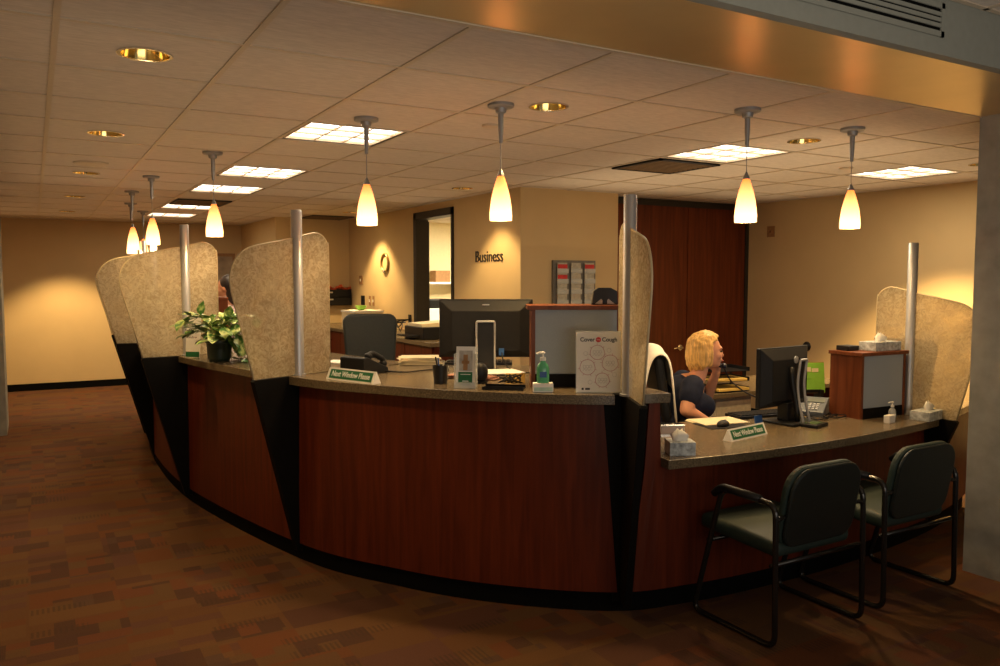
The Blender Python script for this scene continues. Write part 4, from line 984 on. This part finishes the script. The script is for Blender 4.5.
for k in range(16): ball(b,(-.22+.028*k,rg.uniform(-.03,.01),.02*math.sin(k*.9)+rg.uniform(-.01,.01)),.026,(1,.6,.8),8,6)
obj('paper_flowers',b,orange,t,smooth=True); obj('garland_string',bx(-.23,.22,.018,.028,-.02,.0),orange,t)
t=thing('wall_ring','round brass-rimmed wall ring lit by a downlight','wall decoration',(BX-.001,9.72,1.80))
b=bmesh.new(); tube(b,[(-.012,.115*math.cos(2*PI*k/32),.115*math.sin(2*PI*k/32)) for k in range(32)],.016,8,closed=True); obj('ring',b,mat('antique_brass',(.35,.24,.10),.35,.8),t,smooth=True)
b=bmesh.new(); lathe(b,[(.10,0),(.10,.004),(.0005,.004)],M=Matrix.Rotation(R(-90),4,'Y'),seg=28); obj('ring_centre',b,wall_m,t)
b=bmesh.new(); ball(b,(-.02,.0,-.11),.022,(.6,1,1)); obj('ring_ornament',b,chrome,t,smooth=True)
for y_,z_,w_,h_,m_,l_ in((10.55,1.30,.13,.13,blackp2,'black square wall plate beside the file holder'),(10.28,1.30,.05,.13,brown,'brown wall switch nearer the file holder'),(10.15,1.30,.05,.13,brown,'brown wall switch under the wall ring'),(10.62,1.58,.12,.12,brown,'brown square thermostat above the switches'),(8.95,1.10,.08,.12,blackp,'black outlet plate beside the office opening')):
    t=thing('wall_plate',l_,'wall plate',(BX-.001,y_,z_)); obj('plate',bx(-.010,0,-w_/2,w_/2,-h_/2,h_/2),m_,t,bev=.002); obj('toggle',bx(-.018,-.010,-.008,.008,-.018,.018),text_w if m_ is brown else blackp,t)
t=thing('storage_carton','pale cardboard carton on the credenza under the wall ring','carton',(3.62,9.75,.97),R(4))
obj('carton_body',bx(-.18,.20,-.22,.20,0,.20),cream,t); obj('carton_lid',bx(-.19,.21,-.23,.21,.20,.225),white,t)
o=obj('green_bowl',lathe(bmesh.new(),[(.03,0),(.05,.01),(.075,.06),(.07,.06),(.045,.015),(.0005,.012)],seg=18),lime,loc=(3.60,9.70,1.1955),smooth='auto'); tag(o,'small green bowl on top of the pale carton','bowl')
t=thing('desktop_printer','dark printer with pale paper tray on the credenza','printer',(3.62,7.62,.97),0)
obj('printer_body',bx(-.22,.24,-.24,.24,0,.13),blackp,t,bev=.01); obj('paper_tray',bx(-.20,.2,-.18,.18,.13,.17),cream,t,rot=(0,R(-3),0)); obj('output_tray',bx(-.34,-.22,-.16,.16,.03,.045),blackp2,t)
t=thing('cable_nest','black cords looping up to the wall outlet','cable',(3.66,8.75,.97))
b=bmesh.new(); rg=random.Random(9)
for k in range(4):
    pts=[(rg.uniform(-.1,.05),-.25+.09*q,.02+.12*abs(math.sin(q*.9+k))) for q in range(6)]; pts.append((.27,.2,.13)); tube(b,fillet(pts,.05,4),.006,6)
obj('cord',b,blackp,t,smooth=True)
# brochure rack on the beige wall
t=thing('brochure_rack','grey wall rack of leaflets left of the wooden doors','rack',(4.56,6.4,1.30))
b=bmesh.new(); bx(-.26,.24,-.03,0,.05,.47,b); obj('rack_back',b,mat('rack_grey',(.16,.15,.13),.5),t)
ml=[red,white,red,red,white,white,white,white,white,white,white,white]
for r_ in range(4):
    for c_ in range(3):
        x0=-.245+.16*c_; z0=.355-.10*r_; k=r_*3+c_
        lf=obj('leaflet',bx(x0+.02,x0+.13,-.055,-.045,z0,z0+.09),mat('leaflet_cream',(.42,.40,.33),.6,var=.15) if 'leaflet_cream' not in MATS else MATS['leaflet_cream'],t)
        if k in(0,2,3): obj('leaflet_head',bx(x0+.02,x0+.13,-.057,-.055,z0+.03,z0+.075),red,lf)
        obj('pocket',bx(x0+.01,x0+.14,-.066,-.058,z0-.01,z0+.035),clear,t)
tb=text('Business',.165,text_b,None,(BX-.004,7.00,1.812),(R(90),0,R(-90)),name='business_lettering',ext=.004)
o=tb; tag(o,'dark word Business lettered on the beige wall','lettering'); o.scale=(1.02,1,1)
# office beyond the opening
t=thing('wall_shelf','long white shelf on the far office wall','shelf',(5.05,10.85,1.52))
obj('shelf_board',bx(-.75,.75,-.16,.15,0,.03),white,t)
for x_ in(-.5,.5): obj('shelf_bracket',bx(x_-.01,x_+.01,-.14,.15,-.12,0),greyp,t)
o=obj('brown_box',bx(-.12,.12,-.1,.1,0,.17),brown,loc=(5.28,10.85,1.55)); tag(o,'brown box on the white office shelf','box')
o=obj('shelf_papers',bx(-.15,.15,-.1,.1,0,.03),cream,loc=(4.88,10.85,1.55)); tag(o,'flat papers on the white office shelf','papers')
o=obj('shelf_upright',bx(-.015,.015,-.015,0,-.05,.65),greyp,loc=(5.02,11.0,1.56)); tag(o,'tall grey upright fixed above the white office shelf','shelf upright')
t=thing('office_desk','desk of dark equipment seen through the office opening','desk',(4.75,10.0,0)); obj('desk_top',bx(-.5,.7,-.4,.4,.86,.90),white,t); obj('desk_panel',bx(-.48,.68,-.36,.36,0,.86),greyp,t)
t=thing('copier','black and white copier on the desk in the office','copier',(4.72,9.95,.90)); obj('copier_body',bx(-.22,.22,-.2,.2,0,.30),white,t,bev=.01); obj('copier_lid',bx(-.24,.24,-.2,.2,.30,.42),blackp,t,bev=.01)
t=thing('paper_roll','white upright paper roll beside the copier','paper roll',(5.10,9.95,.90)); b=bmesh.new(); lathe(b,[(.08,0),(.08,.42),(.02,.42),(.02,.2)],seg=20); obj('roll',b,white,t,smooth='auto')
# framed picture on back wall
t=thing('framed_picture','dim framed picture on the back wall between the screens','picture',(2.60,13.2,1.62)); obj('picture_frame',bx(-.19,.19,-.03,0,-.38,.38),brown,t); obj('picture_print',bx(-.15,.15,-.033,-.03,-.33,.33),mat('print_beige',(.35,.28,.2),.6,var=.4,scale=5),t)
# door stop on right wall
t=thing('wall_bumper','round dark rubber door bumper on the right wall','door bumper',(XR-.001,5.73,.87)); b=bmesh.new(); lathe(b,[(.045,0),(.045,.02),(.03,.035),(.0005,.036)],M=Matrix.Rotation(R(-90),4,'Y'),seg=20); obj('bumper',b,blackp2,t,smooth='auto'); b=bmesh.new(); lathe(b,[(.052,0),(.052,.006),(.0005,.006)],M=Matrix.Rotation(R(-90),4,'Y'),seg=20); obj('bumper_ring',b,chrome,t,smooth='auto')
# wall light switch between the pendants on the bulkhead wall
t=thing('wall_plate','small brass plate above the doors on the right wall','wall plate',(XR-.001,6.25,2.12)); obj('plate',bx(-.01,0,-.05,.05,-.06,.06),brown,t); obj('toggle',bx(-.018,-.01,-.008,.008,-.01,.01),chrome,t)

# ------------------------------------------------------------------ lights
warm=(1,.74,.45)
for (i,j) in trof:
    light('AREA',((GX[i]+GX[i+1])/2,(GY[j]+GY[j+1])/2,CEIL-.012),8 if j<9 else 5,(1,.78,.5),shape='SQUARE',size=.5)
light('AREA',(5.3,9.2,CEIL-.03),70,(1,.85,.6),shape='SQUARE',size=1.0)
light('AREA',(2.5,-1.6,2.70),22,(1,.86,.72),shape='RECTANGLE',size=4.0,size_y=1.2)
light('AREA',(2.6,5.6,1.9),9.5,(1,.70,.40),shape='RECTANGLE',size=5.5,size_y=5.5,rot=(PI,0,0),spread=R(115))  # added upward fill without a fixture, imitates bounce onto the main ceiling
light('AREA',(1.0,10.5,1.9),3.5,(1,.62,.30),shape='RECTANGLE',size=4,size_y=4,rot=(PI,0,0),spread=R(115))  # added fill facing up, stands in for bounced light on the far ceiling
light('AREA',(5.4,4.6,1.9),6,(1,.74,.42),shape='RECTANGLE',size=3,size_y=3,rot=(PI,0,0),spread=R(115))  # added fill, no real lamp: brightens the right-hand ceiling like bounced light
light('AREA',(1.4,-.6,1.2),22,(1,.88,.72),shape='RECTANGLE',size=3,size_y=1.5,rot=(R(145),0,0))  # added uplight behind the camera, brightens the near ceiling and soffit
w=bpy.data.worlds.new('world'); SC.world=w; w.use_nodes=True
bg=w.node_tree.nodes['Background']; bg.inputs[0].default_value=(.85,.80,.78,1); bg.inputs[1].default_value=.12

# ------------------------------------------------------------------ camera
cam=bpy.data.cameras.new('camera'); co=bpy.data.objects.new('camera',cam); COL.objects.link(co)
cam.sensor_width=36; cam.lens=28.8; cam.clip_start=.05; cam.clip_end=100
co.location=(0,0,1.58); co.rotation_euler=(R(90-3.79),0,R(-30.22)); SC.camera=co
SC.view_settings.view_transform='Standard'; SC.view_settings.look='None'; SC.view_settings.exposure=1.0; SC.view_settings.gamma=1
SC.cycles.use_denoising=True; SC.cycles.max_bounces=8; SC.cycles.transparent_max_bounces=12; SC.cycles.sample_clamp_indirect=4
